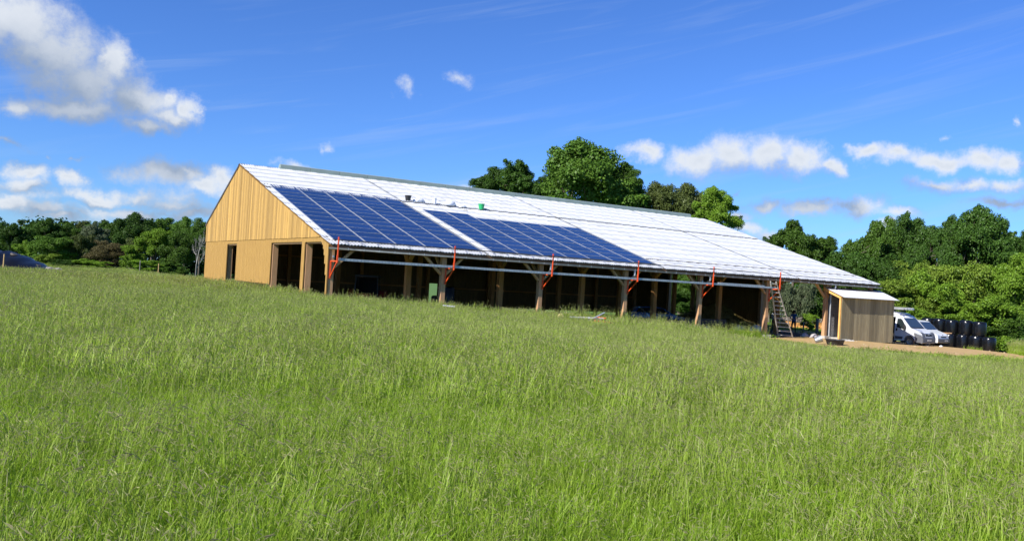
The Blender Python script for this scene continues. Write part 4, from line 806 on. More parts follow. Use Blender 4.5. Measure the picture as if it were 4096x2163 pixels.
# ------------------------------------------------------------------ people
M['skin'] = mat('skin', (.36, .20, .13), .6); M['hair'] = mat('dark_hair', (.015, .012, .01), .7); M['shoe'] = mat('dark_shoe', (.02, .018, .016), .7)
M['bluetee'] = mat('blue_shirt_cloth', (.02, .11, .42), .9, nscale=9, namt=.15); M['whitetee'] = mat('white_shirt_cloth', (.60, .62, .64), .9, nscale=9, namt=.1); M['trouser'] = mat('dark_trousers_cloth', (.03, .032, .045), .9, nscale=8, namt=.2)
def person(loc, rz, label, shirt, arms, height=1.76):
    bm = bmesh.new(); lay = bm.verts.layers.skin.verify(); vv = {}
    def add(n, co, r, par=None, root=False):
        v = bm.verts.new(co); v[lay].radius = r if isinstance(r, tuple) else (r, r); v[lay].use_root = root; vv[n] = v
        if par: bm.edges.new((vv[par], v))
    add('pelvis', (0, 0, .96), (.155, .11), root=True); add('waist', (0, 0, 1.10), (.145, .10), 'pelvis'); add('chest', (0, .0, 1.30), (.17, .115), 'waist'); add('upper', (0, 0, 1.42), (.14, .09), 'chest'); add('neck', (0, .01, 1.50), (.055, .055), 'upper'); add('head', (0, .025, 1.60), (.075, .09), 'neck'); add('crown', (0, .02, 1.71), (.06, .075), 'head')
    for s in (-1, 1):
        add('hip%d' % s, (s * .095, 0, .90), (.085, .09), 'pelvis'); add('knee%d' % s, (s * .12, .02, .50), .058, 'hip%d' % s); add('calf%d' % s, (s * .125, -.01, .33), .055, 'knee%d' % s); add('ankle%d' % s, (s * .13, -.02, .09), .04, 'calf%d' % s); add('toe%d' % s, (s * .15, .16, .045), (.042, .035), 'ankle%d' % s)
        sh, elb, wr, hd = arms[0 if s < 0 else 1]
        add('sh%d' % s, (s * .19, 0, 1.41), .062, 'upper'); add('el%d' % s, elb, .043, 'sh%d' % s); add('wr%d' % s, wr, .028, 'el%d' % s); add('hd%d' % s, hd, (.034, .022), 'wr%d' % s)
        d_ = (Vector(hd) - Vector(wr)).normalized(); sd = d_.cross(Vector((0, 1, .2))).normalized()
        for q_, (o_, l_) in enumerate(((-.03, .075), (-.01, .085), (.01, .08), (.03, .065))): 
            add('f%d_%d' % (q_, s), Vector(hd) + sd * o_ + d_ * .05, .0095, 'hd%d' % s); add('g%d_%d' % (q_, s), Vector(hd) + sd * o_ * 1.1 + d_ * (.05 + l_ * .6) + Vector((0, .015, 0)), .008, 'f%d_%d' % (q_, s))
        add('t_%d' % s, Vector(wr) + d_ * .035 + Vector((0, .045, 0)), .011, 'wr%d' % s)
    me = bpy.data.meshes.new('person'); bm.to_mesh(me); bm.free(); o = link(bpy.data.objects.new('person', me))
    o.modifiers.new('skin', 'SKIN').use_smooth_shade = True; o.modifiers.new('sub', 'SUBSURF').levels = 1; o.modifiers['sub'].render_levels = 1
    dg = bpy.context.evaluated_depsgraph_get(); me2 = bpy.data.meshes.new_from_object(o.evaluated_get(dg)); o.modifiers.clear(); o.data = me2; bpy.data.meshes.remove(me)
    me2.name = 'person'; me2.materials.clear()
    for x in (M['skin'], shirt, M['trouser'], M['shoe']): me2.materials.append(x)
    el = [Vector(a[1]) for a in arms]
    for p in me2.polygons:
        c = p.center; i = 0
        if c.z < .1: i = 3
        elif c.z < .95 and abs(c.x) < .24 and not (c.y > .15): i = 2
        elif c.z < 1.475 and (abs(c.x) < .175 and c.y < .17 or c.z > min(e.z for e in el) + .1): i = 1
        p.material_index = i
    me2.shade_smooth(); o.location = loc; o.rotation_euler = (0, 0, rz); sc = height / 1.78; o.scale = (sc, sc, sc)
    tag(o, label, 'person', 'people talking under the barn roof')
    mb = MB(); mb.lathe([(.02, .145), (.07, .12), (.098, .06), (.102, .0), (.09, -.06)], 14); h = mb.build('hair', M['hair'], o, smooth=True); h.location = (0, .005, 1.635); h.rotation_euler = (.25, 0, 0)
    for s in (-1, 1):
        mb = MB(); mb.lathe([(0, -.012), (.012, 0), (0, .012)], 8); e = mb.build('eye', M['hair'], o); e.location = (s * .033, .112, 1.625)
        mb = MB(); mb.lathe([(0, -.03), (.016, -.01), (.018, .015), (0, .03)], 8); e = mb.build('ear', M['skin'], o); e.location = (s * .085, .015, 1.615)
    mb = MB(); mb.add([(-.014, .11, 1.585), (.014, .11, 1.585), (0, .14, 1.588), (0, .112, 1.63)], [(0, 1, 2), (1, 3, 2), (3, 0, 2), (0, 3, 1)]); mb.build('nose', M['skin'], o)
    mb = MB(); mb.box(-.024, .024, .108, .114, 1.555, 1.563); mb.build('mouth', mat('lips', (.30, .12, .09), .6), o)
    return o
person((38.7, 4.9, -2.74), R(120), 'man in a bright blue T-shirt and dark trousers standing with hands held in front', M['bluetee'], [((0,), (-.26, .05, 1.16), (-.10, .27, 1.10), (-.03, .31, 1.11)), ((0,), (.26, .05, 1.16), (.12, .27, 1.08), (.05, .31, 1.07))], 1.78)
person((38.2, 6.4, -2.74), R(-20), 'man in a white shirt half hidden behind the ladder, turned away', M['whitetee'], [((0,), (-.25, -.03, 1.13), (-.25, .06, .88), (-.25, .08, .80)), ((0,), (.26, -.03, 1.13), (.22, .14, .95), (.19, .2, .90))], 1.74)
# ------------------------------------------------------------------ trees
def leafmat(name, a, b, tr=.28, gloss=.01):
    mt = bpy.data.materials.new(name); mt.use_nodes = True; nt = mt.node_tree
    for n in list(nt.nodes): nt.nodes.remove(n)
    ge = N(nt.nodes, 'ShaderNodeNewGeometry'); oi = N(nt.nodes, 'ShaderNodeObjectInfo')
    mx = N(nt.nodes, 'ShaderNodeMix', data_type='RGBA'); mx.inputs['A'].default_value = (*a, 1); mx.inputs['B'].default_value = (*b, 1); nt.links.new(ge.outputs['Random Per Island'], mx.inputs['Factor'])
    mr = N(nt.nodes, 'ShaderNodeMapRange', inp={'To Min': .82, 'To Max': 1.2}); nt.links.new(oi.outputs['Random'], mr.inputs['Value'])
    hv = N(nt.nodes, 'ShaderNodeHueSaturation'); nt.links.new(mr.outputs[0], hv.inputs['Value']); nt.links.new(mx.outputs[2], hv.inputs['Color'])
    d = N(nt.nodes, 'ShaderNodeBsdfDiffuse'); t_ = N(nt.nodes, 'ShaderNodeBsdfTranslucent'); nt.links.new(hv.outputs[0], d.inputs[0]); nt.links.new(hv.outputs[0], t_.inputs[0])
    ms = N(nt.nodes, 'ShaderNodeMixShader', inp={0: tr}); nt.links.new(d.outputs[0], ms.inputs[1]); nt.links.new(t_.outputs[0], ms.inputs[2])
    gl = N(nt.nodes, 'ShaderNodeBsdfGlossy', inp={'Roughness': .45}); gl.inputs[0].default_value = (1, 1, 1, 1)
    m2 = N(nt.nodes, 'ShaderNodeMixShader', inp={0: gloss}); nt.links.new(ms.outputs[0], m2.inputs[1]); nt.links.new(gl.outputs[0], m2.inputs[2])
    o = N(nt.nodes, 'ShaderNodeOutputMaterial'); nt.links.new(m2.outputs[0], o.inputs[0]); return mt
LM = {'dark': leafmat('dark_leaves', (.036, .084, .013), (.068, .135, .020)), 'mid': leafmat('mid_green_leaves', (.055, .12, .015), (.10, .18, .024)), 'bright': leafmat('bright_leaves', (.11, .215, .017), (.195, .31, .032)),
      'yellow': leafmat('yellow_green_leaves', (.125, .21, .022), (.215, .30, .040)), 'olive': leafmat('olive_leaves', (.065, .095, .022), (.115, .145, .04)), 'brown': leafmat('brownish_leaves', (.09, .085, .03), (.14, .115, .05)),
      'grey': leafmat('grey_green_leaves', (.085, .115, .055), (.14, .17, .09)), 'willow': leafmat('willow_leaves', (.06, .085, .04), (.11, .135, .07))}
M['trunk'] = mat('tree_bark', (.13, .105, .08), .95, nscale=5, namt=.35, bump=.5); M['deadwood'] = mat('bare_grey_wood', (.33, .31, .28), .9, nscale=6, namt=.2)
def leaves(rng, C, Rad, n, size, up=.35, squash=.8, drop=0, elong=1.5):
    """diamond leaves over little clump spheres; C (m,3) centres, Rad (m,) radii"""
    m_ = len(C); k = rng.choice(m_, n, p=Rad ** 2 / (Rad ** 2).sum())
    d = rng.normal(size=(n, 3)); d /= np.linalg.norm(d, axis=1)[:, None]; flip = (d[:, 2] < -.35) & (rng.random(n) < .6); d[flip, 2] *= -1
    r = Rad[k] * (.25 + 1.0 * rng.random(n) ** .8); P = C[k] + d * r[:, None] * np.array([1, 1, squash])
    if drop: P[:, 2] -= drop * rng.random(n) ** 2
    nrm = d * .7 + rng.normal(size=(n, 3)) * .55 + np.array([0, 0, up]); nrm /= np.linalg.norm(nrm, axis=1)[:, None]
    a = np.cross(nrm, rng.normal(size=(n, 3))); a /= np.linalg.norm(a, axis=1)[:, None]; b = np.cross(nrm, a)
    s = (size * (.55 + .9 * rng.random(n)))[:, None]
    if drop: a = np.tile([0, 0, -1.], (n, 1)) + rng.normal(size=(n, 3)) * .2; b = np.cross(nrm, a); b /= np.linalg.norm(b, axis=1)[:, None]
    V = np.stack([P - a * s * elong * .5, P + b * s * .5, P + a * s * elong * .5, P - b * s * .5], 1).reshape(-1, 3)
    return V, np.arange(4 * n).reshape(n, 4)
def crown_lobes(rng, kind):
    """main lobes (centre, radius) in a unit tree: width 1, height 1"""
    L = []
    if kind == 'oak':
        L = [((0, 0, .68), .26), ((0, 0, .84), .15)]
        for i in range(9):
            a = i * 2.4 + rng.uniform(-.3, .3); rr = rng.uniform(.22, .36); z = rng.uniform(.33, .82); rr *= 1 - .75 * max(0, z - .6); L.append(((rr * math.cos(a), rr * math.sin(a), z), rng.uniform(.10, .17)))
    elif kind == 'round':
        L = [((0, 0, .58), .33), ((0, 0, .80), .19)]
        for i in range(12):
            a = i * 2.4; z = rng.uniform(.2, .8); rr = .33 * math.sqrt(max(.05, 1 - ((z - .5) / .5) ** 2)) * rng.uniform(.85, 1.1); L.append(((rr * math.cos(a), rr * math.sin(a), z), rng.uniform(.12, .18)))
    elif kind == 'airy':
        for i in range(13):
            a = i * 2.4; z = rng.uniform(.34, .95); rr = rng.uniform(.05, .40) * (1 - .5 * max(0, z - .7) / .3); L.append(((rr * math.cos(a), rr * math.sin(a), z), rng.uniform(.07, .12)))
    elif kind == 'bush':
        L = [((0, 0, .42), .34)]
        for i in range(13):
            a = i * 2.4; z = rng.uniform(.12, .82); rr = .40 * math.sqrt(max(.04, 1 - (z - .15) ** 2 / .6)) * rng.uniform(.75, 1.08); L.append(((rr * math.cos(a), rr * math.sin(a), z), rng.uniform(.11, .18)))
    elif kind == 'willow':
        for i in range(14):
            a = i * 2.4; z = rng.uniform(.55, .9); rr = rng.uniform(.1, .42); L.append(((rr * math.cos(a), rr * math.sin(a), z), rng.uniform(.09, .14)))
    return L
def limb(mb, p, q_, r0, r1, rng, n=5, seg=3, wobb=.03):
    p, q_ = Vector(p), Vector(q_); pts = [p.lerp(q_, i / seg) + (Vector(rng.normal(0, wobb, 3)) if 0 < i < seg else Vector()) for i in range(seg + 1)]
    for i in range(seg): mb.tube(pts[i], pts[i + 1], r0 + (r1 - r0) * i / seg, r0 + (r1 - r0) * (i + 1) / seg, n, cap=False)
    return pts
PROTO = {}
def make_proto(kind, seed, nl, size):
    rng = np.random.default_rng(seed); L = crown_lobes(rng, kind); C = []; Rd = []
    ns = {'oak': 12, 'round': 12, 'airy': 10, 'bush': 12, 'willow': 7}[kind]
    for c, r in L:
        for j in range(ns):
            d = rng.normal(size=3); d /= np.linalg.norm(d); C.append(np.array(c) + d * r * rng.uniform(.35, 1.08) * np.array([1, 1, .85])); Rd.append(r * rng.uniform(.24, .58))
    for k in rng.choice(len(C), 90):                   # loose sprays that break the outline
        d = rng.normal(size=3); d /= np.linalg.norm(d); d[2] = abs(d[2]) * .8; C.append(C[k] + d * Rd[k] * rng.uniform(.9, 1.5)); Rd.append(Rd[k] * rng.uniform(.25, .5))
    C = np.array(C); Rd = np.array(Rd); C[:, 2] = np.clip(C[:, 2], .05, 1)
    sq = .8; V, F = leaves(rng, C, Rd, nl, size, squash=sq, drop=.45 if kind == 'willow' else 0, elong=3.5 if kind == 'willow' else 1.5)
    V[:, 2] = np.maximum(V[:, 2], .01); V[:, 2] /= np.quantile(V[:, 2], .999); w = np.quantile(np.abs(V[:, :2]), .99); V[:, :2] *= .5 / w
    cm = np_mesh('crown', V, F, [LM['mid']])
    mb = MB(); tr = .022 if kind != 'bush' else .012
    base = (0, 0, .3 if kind not in ('bush', 'round') else .16)
    limb(mb, (0, 0, -1.6), base, tr * 1.5, tr, rng, 8, 4, .006)
    for c, r in L: limb(mb, base, tuple(np.array(c) * np.array([.5 / w, .5 / w, 1]) * .97), tr * .55, tr * .14, rng, 5, 3, .02)
    if kind in ('airy', 'oak', 'willow'):
        for k in rng.choice(len(C), 26): c = C[k]; l = L[min(k // ns, len(L) - 1)][0]; limb(mb, np.array(l), c, tr * .16, tr * .05, rng, 4, 2, .01)
    t_ = me_of(mb, 'trunk', M['trunk'])
    PROTO.setdefault(kind, []).append((t_, cm))
for sd in (1, 2, 3): make_proto('oak', sd, 60000, .0135)
for sd in (4, 5, 6): make_proto('round', sd, 54000, .0145)
for sd in (7, 8): make_proto('airy', sd, 26000, .0135)
for sd in (9, 10, 11): make_proto('bush', sd, 42000, .017)
make_proto('willow', 12, 9000, .016)
def dead_tree():
    rng = np.random.default_rng(21); mb = MB()
    def grow(p, d, l, r, lev):
        q_ = p + d * l; mb.tube(p, q_, r, r * .6, 5 if lev < 2 else 3, cap=False)
        if lev < 5:
            for _ in range(3 if lev else 4):
                nd = (d + Vector(rng.normal(0, .42, 3)) + Vector((0, 0, .12))).normalized(); grow(p.lerp(q_, rng.uniform(.55, 1)), nd, l * rng.uniform(.55, .8), r * .55, lev + 1)
    grow(Vector((0, 0, -.03)), Vector((.03, 0, 1)).normalized(), .33, .02, 0)
    z = max(v[2] for v in mb.v); w = sorted(abs(v[0]) for v in mb.v)[-30]; mb.v = [(x * .5 / w, y_ * .5 / w, zz / z) for x, y_, zz in mb.v]
    return me_of(mb, 'trunk', M['deadwood'])
DEAD = dead_tree()
TREES = [
    ('round',-12.0,135.9,-1.63,4.63,3.97,'tree','green tree cut off by the left edge of the photo above the black sheeted heap'),
    ('round',-10.4,123.2,-1.62,5.81,4.12,'tree','dark rounded tree just right of the tree cut off by the left edge'),
    ('airy',-7.6,156.6,-1.66,7.49,4.25,'tree','pale thin-leaved tree with bare branch tips, the larger of two, far left'),
    ('airy',-5.4,155.3,-1.63,7.56,2.10,'tree','narrow pale thin-leaved tree standing against the sky beside the dense tree, far left'),
    ('round',-4.7,131.4,-1.59,7.24,5.30,'tree','tall dense green tree at the right of the two thin-leaved trees'),
    ('round',-1.4,135.2,-1.63,6.95,4.79,'tree','mid green tree in the far treeline, right of the dense tree by the thin-leaved pair'),
    ('oak',1.6,145.1,-1.67,7.77,4.61,'tree','broad tree in the far treeline above the olive bush'),
    ('round',2.0,127.3,-1.68,6.99,3.97,'tree','grey green tree in the far treeline between two darker crowns'),
    ('oak',5.4,142.7,-1.81,8.27,4.61,'tree','dark tree in the far treeline, second left of the tallest rounded tree'),
    ('round',6.7,136.1,-1.89,8.32,4.00,'tree','green tree in the far treeline, right against the left of the tallest rounded tree'),
    ('round',4.8,102.0,-1.81,8.20,4.78,'tree','tallest rounded dark tree rising above the left treeline'),
    ('oak',12.1,132.8,-2.15,9.09,5.18,'tree','flat topped tree in the far treeline, first right of the tallest rounded tree'),
    ('oak',15.5,136.6,-2.24,9.67,5.34,'tree','flat topped tree in the far treeline midway between the tallest tree and the barn'),
    ('oak',17.4,129.5,-2.33,9.87,5.18,'tree','flat topped tree in the far treeline near the barn, third right of the tallest tree'),
    ('round',17.7,117.6,-2.29,9.29,4.41,'tree','tree of the far treeline partly hidden by the barn gable'),
    ('bush',-6.5,91.4,-1.67,4.13,5.41,'bush','wide dark shadowy thicket in front of the left treeline'),
    ('bush',-7.7,79.3,-1.68,1.76,3.06,'bush','low yellow green bush beside the black sheeted heap'),
    ('bush',-9.3,96.7,-1.65,3.38,2.78,'bush','light green bush behind the black sheeted heap'),
    ('bush',-3.1,90.5,-1.65,4.60,3.07,'bush','olive green bush right of the wide dark thicket'),
    ('bush',0.0,95.6,-1.57,3.99,3.77,'bush','brownish bush with reddish twigs in the middle of the left treeline'),
    ('round',-0.5,81.9,-1.56,3.46,4.21,'tree','fresh green broad tree in front of the brownish bush'),
    ('bush',3.7,91.0,-1.75,4.74,3.18,'bush','olive brown bush under the tallest rounded tree'),
    ('bush',1.3,76.1,-1.65,3.33,2.81,'tree','small bright green tree under the tallest rounded tree'),
    ('oak',4.1,76.7,-1.78,5.83,4.45,'tree','large light green tree in front of the treeline left of the barn'),
    ('round',6.3,73.0,-1.92,5.81,3.90,'tree','large mid green tree nearest the left side of the barn'),
    ('bush',-6.2,73.7,-1.64,1.13,3.24,'bush','low hedge bush at the meadow edge under the dark thicket'),
    ('bush',-3.3,73.1,-1.61,1.34,3.57,'bush','low hedge bush at the meadow edge under the fresh green broad tree'),
    ('bush',1.7,66.4,-1.65,1.63,3.46,'bush','low hedge bush at the meadow edge under the large light green tree'),
    ('bush',4.1,63.8,-1.78,1.70,2.57,'bush','low hedge bush at the meadow edge nearest the barn'),
    ('dead',6.1,61.3,-1.87,5.80,2.12,'tree','bare grey dead tree with branching twigs left of the barn'),
    ('oak',42.0,57.8,-2.76,17.61,4.94,'oak','smaller dark oak, leftmost of the trees above the barn roof'),
    ('oak',44.0,54.3,-2.76,18.36,5.34,'oak','dark oak between the leftmost and the tallest tree above the barn roof'),
    ('oak',47.6,44.9,-2.76,20.67,10.56,'oak','tallest broad oak towering above the middle of the barn roof'),
    ('round',48.8,53.7,-2.76,17.34,4.94,'tree','dark lower tree filling the gap left of the tallest oak'),
    ('oak',51.7,42.5,-2.76,18.03,3.98,'oak','right hand shoulder tree leaning from the tallest oak above the roof'),
    ('airy',56.9,46.4,-2.76,16.67,3.72,'tree','thin dark tree with sky gaps right of the tallest oak'),
    ('round',56.3,42.0,-2.76,16.11,5.77,'tree','olive brown open tree above the roof right of the tallest oak'),
    ('round',59.5,40.0,-2.76,16.18,6.08,'tree','olive open tree with forked stems above the right end of the ridge'),
    ('oak',58.3,33.7,-2.76,15.06,4.41,'tree','light green tree where the roof ridge ends'),
    ('oak',60.2,23.3,-2.76,11.06,4.87,'tree','open crowned tree standing alone above the sloping right roof edge'),
    ('oak',61.3,27.3,-2.76,9.64,2.68,'tree','small dark crown left of the open crowned tree by the roof edge'),
    ('oak',63.0,21.6,-2.76,9.55,2.71,'tree','small tree right of the open crowned tree by the roof edge'),
    ('oak',65.5,17.7,-2.76,11.24,4.50,'tree','layered tree at the left end of the tall right wood'),
    ('round',70.7,19.1,-2.76,12.24,3.04,'tree','slim airy tree behind the layered tree in the right wood'),
    ('oak',68.9,15.5,-2.76,12.25,4.37,'tree','dark dense tree in the middle left of the tall right wood'),
    ('oak',68.9,13.2,-2.76,10.92,3.37,'tree','dark lower tree between the two highest crowns of the right wood'),
    ('oak',72.7,13.2,-2.76,12.24,3.97,'tree','dark green tree left of the highest crown of the right wood'),
    ('oak',73.3,10.5,-2.76,13.34,5.57,'tree','highest dark tree of the right wood'),
    ('oak',77.2,10.4,-2.76,12.20,3.18,'tree','dark tree on the right shoulder of the highest tree of the right wood'),
    ('round',77.0,8.2,-2.81,11.13,3.37,'tree','dark tree cut off by the right edge of the photo'),
    ('round',60.3,18.5,-2.76,7.66,4.92,'tree','dark bushy tree directly behind the right end of the barn roof'),
    ('round',61.2,15.6,-2.76,7.63,4.81,'tree','dark bushy tree behind the lean-to shed'),
    ('oak',61.9,12.9,-2.76,7.48,4.45,'tree','dark tree with bare twigs above the shed and the van'),
    ('round',57.2,13.4,-2.76,5.72,4.10,'bush','shaded bush seen low behind the roof of the lean-to shed'),
    ('bush',62.2,10.3,-2.76,6.90,4.34,'bush','yellow green bush at the left of the bright shrubs behind the bales'),
    ('bush',57.7,8.4,-2.78,4.95,4.59,'bush','yellow green bush directly above the roof rack of the white van'),
    ('bush',60.4,6.8,-3.06,6.21,4.59,'bush','light green bush in the middle of the shrubs above the stacked bales'),
    ('bush',64.4,6.6,-3.10,7.25,5.41,'bush','widest yellow green bush below the highest tree of the right wood'),
    ('round',66.2,3.2,-3.50,8.68,4.59,'bush','bright green rounded bush at the right edge of the photo'),
    ('bush',61.3,2.7,-3.48,4.67,4.85,'bush','bright leafy bush just behind the right end of the bale stack'),
    ('bush',62.3,1.0,-3.49,4.03,3.70,'bush','low green bush above the tall grass at the right edge'),
    ('bush',60.0,4.7,-3.44,4.14,3.80,'bush','low leafy bush touching the tops of the upper bales'),
    ('bush',58.4,6.9,-3.03,3.35,3.40,'bush','low leafy bush behind the older white van'),
    ('bush',60.9,1.8,-3.49,2.08,3.27,'bush','small green bush at ground level beside the last bale'),
    ('willow',53.9,17.9,-2.76,4.21,3.71,'willow','weeping willow hanging behind the open end bay of the barn'),
    ('round',55.6,21.5,-2.76,4.43,2.85,'tree','light green tree left of the willow seen through the barn'),
    ('bush',50.5,13.0,-2.76,1.33,1.42,'shrub','small leafy shrub right of the man in blue by the log pile'),
    ('round',62.5,21.9,-2.76,5.04,3.52,'tree','dark green tree right of the willow seen through the barn'),
    ('round',53.4,34.6,-2.76,5.45,4.32,'tree','green tree seen through the narrow opening behind the blue car, left side'),
    ('round',53.9,31.9,-2.76,4.89,3.95,'tree','green tree seen through the narrow opening behind the blue car, right side'),
    ('bush',51.9,30.8,-2.76,2.73,4.15,'bush','shaded low bush behind the blue car seen through the barn'),
]
def tint(l, n):
    for kw, t_ in (('willow', 'willow'), ('brownish', 'brown'), ('olive', 'olive'), ('yellow', 'yellow'), ('pale thin', 'grey'), ('grey green', 'grey'), ('dark', 'dark'), ('shad', 'dark'), ('tall dense', 'dark'), ('airy', 'mid'), ('bright', 'bright'), ('light green', 'bright'), ('fresh', 'bright'), ('tallest broad', 'mid'), ('leafy', 'bright')):
        if kw in l: return 'mid' if t_ == 'dark' and 'treeline' in l and 'tallest' not in l else t_
    return 'mid'
WF = {'oak': 1.22, 'round': 1.2, 'airy': 1.5, 'bush': 1.18, 'willow': 1.1, 'dead': 1}; HC = {'oak': 1.35, 'round': 1.45, 'airy': 1.6, 'bush': 1.6, 'willow': 2, 'dead': 9}
NAMES = {'oak': 'oak_tree', 'willow': 'willow_tree', 'tree': 'leafy_tree', 'bush': 'bush', 'shrub': 'shrub'}
TR_ = random.Random(11)
for i, (kind, x, y_, z, h, w, n, l) in enumerate(TREES):
    gy = g(x, y_); root = empty('dead_tree' if kind == 'dead' else NAMES[n], (x, y_, gy), TR_.uniform(0, 6.28), l, n, 'trees of the treeline' if n == 'tree' else None)
    h = (h + (z - gy)) * (1.09 if y_ > 100 else 1); w *= WF[kind]; hc = min(h, HC[kind] * w) if 'right wood' not in l else min(h, max(.9 * h, HC[kind] * w))
    if kind == 'dead':
        o = link(bpy.data.objects.new('trunk', DEAD), root); o.scale = (w, w, h); continue
    tm, cm = PROTO[kind][i % len(PROTO[kind])]
    tk = link(bpy.data.objects.new('stem' if kind == 'bush' else 'trunk', tm), root)
    c = link(bpy.data.objects.new('crown', cm), root)
    for o in (tk, c): o.scale = (w, w, hc); o.location = (0, 0, h - hc)
    c.material_slots[0].link = 'OBJECT'; c.material_slots[0].material = LM[tint(l, n)]
# far wood behind everything, one mass
rng = np.random.default_rng(33); C = []; Rd = []
for x0, y0, x1, y1, n, hh in ((-75, 150, -14, 155, 60, 7.5), (-14, 150, 36, 128, 70, 8.0), (60, 62, 84, 34, 46, 8), (84, 34, 104, 0, 40, 9.5), (50, 66, 62, 60, 16, 8)):
    for i in range(n):
        t_ = (i + rng.random()) / n; x, y_ = x0 + (x1 - x0) * t_ + rng.normal(0, 1.5), y0 + (y1 - y0) * t_ + rng.normal(0, 2); z0 = g(x, y_)
        for z in np.arange(.8, hh * rng.uniform(.75, 1.0), 1.1): C.append((x + rng.normal(0, 1.0), y_ + rng.normal(0, 1.0), z0 + z)); Rd.append(rng.uniform(.8, 1.5))
V, F = leaves(rng, np.array(C), np.array(Rd), 90000, .42)
V[:, 2] = np.maximum(V[:, 2], -6)
o = link(bpy.data.objects.new('far_wood', np_mesh('far_wood', V, F, [LM['dark']]))); tag(o, 'unbroken dark woodland closing off the fields', 'woodland', kind='stuff')
# ------------------------------------------------------------------ meadow grass
def grassmat(name, a, b, tr=.42, rough=.5):
    return leafmat(name, a, b, tr, .012)
GM = [grassmat('grass_green', (.17, .305, .012), (.29, .44, .030)), grassmat('grass_olive', (.25, .36, .038), (.36, .46, .075)), grassmat('grass_seed', (.29, .31, .11), (.43, .42, .19), .4)]
GM.append(grassmat('grass_seed_purple', (.22, .20, .11), (.32, .28, .16), .4))
def tuft(name, seed, nb, rad, hmin, hmax, wid, lean, heads=0, hw=.0026, ht=(.55, .8), hl=.06):
    rng = np.random.default_rng(seed); mb = MB()
    def blade(p, h, w, ln, a, mi):
        mb.cur = mi; d = Vector((math.cos(a), math.sin(a), 0)); s = Vector((-d.y, d.x, 0)) * w / 2; V = []
        for t_ in (0, .45, .8): c = p + d * ln * t_ ** 1.7 + Vector((0, 0, h * t_ * (1 - .28 * t_ * (ln / h)))); k = 1 - .45 * t_; V += [c - s * k, c + s * k]
        V.append(p + d * ln + Vector((0, 0, h * (.95 - .5 * ln / h)))); mb.add(V, [(0, 1, 3, 2), (2, 3, 5, 4), (4, 5, 6)])
    for i in range(nb):
        rr = rad * math.sqrt(rng.random()); a0 = rng.uniform(0, 6.28); h = rng.uniform(hmin, hmax); blade(Vector((rr * math.cos(a0), rr * math.sin(a0), -.02)), h, wid * rng.uniform(.6, 1.3), h * rng.uniform(.1, lean), rng.uniform(0, 6.28), 0 if rng.random() < .72 else 1)
    for i in range(heads):
        rr = rad * math.sqrt(rng.random()); a0 = rng.uniform(0, 6.28); h = rng.uniform(*ht); a = rng.normal(.3, .9); ln = h * rng.uniform(.08, .30); p = Vector((rr * math.cos(a0), rr * math.sin(a0), -.02)); d = Vector((math.cos(a), math.sin(a), 0))
        mb.cur = 1; q_ = p + d * ln + Vector((0, 0, h)); s = Vector((-d.y, d.x, 0)) * wid * .32; mid = p + d * ln * .3 + Vector((0, 0, h * .6)); mb.add([p - s, p + s, mid + s, mid - s, q_ + s * .7, q_ - s * .7], [(0, 1, 2, 3), (3, 2, 4, 5)])
        mb.cur = 2 if rng.random() < .9 else 3; e = d * hl * rng.uniform(.3, .95) + Vector((0, 0, hl * rng.uniform(.15, .9))); w = Vector((-d.y, d.x, 0)) * hw
        for u in (w, d.cross(w).normalized() * hw + Vector((0, 0, hw * .4))): mb.add([q_ - e * .1, q_ + e * .35 + u, q_ + e, q_ + e * .35 - u], [(0, 1, 2, 3)])
        if hl > .09:
            for _ in range(4): t_ = rng.uniform(.1, .8); u = Vector(rng.normal(0, .008, 3)); c = q_ + e * t_; mb.add([c, c + u + Vector((0, 0, .01)), c + u * 1.6, c + u - Vector((0, 0, .01))], [(0, 1, 2, 3)])
    mb.cur = 0; me = me_of(mb, name, GM[0])
    o = bpy.data.objects.new(name, me)
    return o
def fix(o, mb): return o
_build = MB.build
def build_multi(s, name, m, parent=None, **k): return _build(s, name, GM if m is GM[0] else m, parent, **k)
MB.build = build_multi
GC = bpy.data.collections.new('grass_tufts')
SP = [tuft('tuft_a', 1, 100, .17, .13, .26, .0055, 1.25), tuft('tuft_b', 2, 90, .17, .15, .29, .005, 1.2, heads=12, ht=(.20, .36), hl=.045), tuft('tuft_c', 3, 84, .17, .13, .25, .0055, 1.3, heads=22, ht=(.18, .34), hl=.04), tuft('tuft_d', 4, 70, .16, .10, .29, .005, 1.1, heads=12, ht=(.26, .48), hl=.07),
      tuft('tuft_e', 5, 130, .34, .20, .31, .010, 1.15, heads=40, ht=(.24, .42), hw=.0035, hl=.05), tuft('tuft_f', 6, 140, .34, .18, .29, .011, 1.15, heads=14, ht=(.26, .44), hw=.004, hl=.06),
      tuft('tuft_g', 7, 130, .60, .22, .36, .022, 1.0, heads=50, ht=(.30, .48), hw=.008, hl=.08), tuft('tuft_h', 8, 60, .25, .4, .95, .012, .45, heads=14, ht=(.7, 1.15), hl=.11, hw=.005)]
for i, o in enumerate(SP): o.name = 'tuft_%s' % 'abcdefgh'[i]; GC.objects.link(o)
rng = np.random.default_rng(77); C2 = np.array([CAM.x, CAM.y]); fw = np.array([cF.x, cF.y]); fw /= np.linalg.norm(fw); rt = np.array([fw[1], -fw[0]])
PTS = []; KIND = []; ROT = []; SCL = []
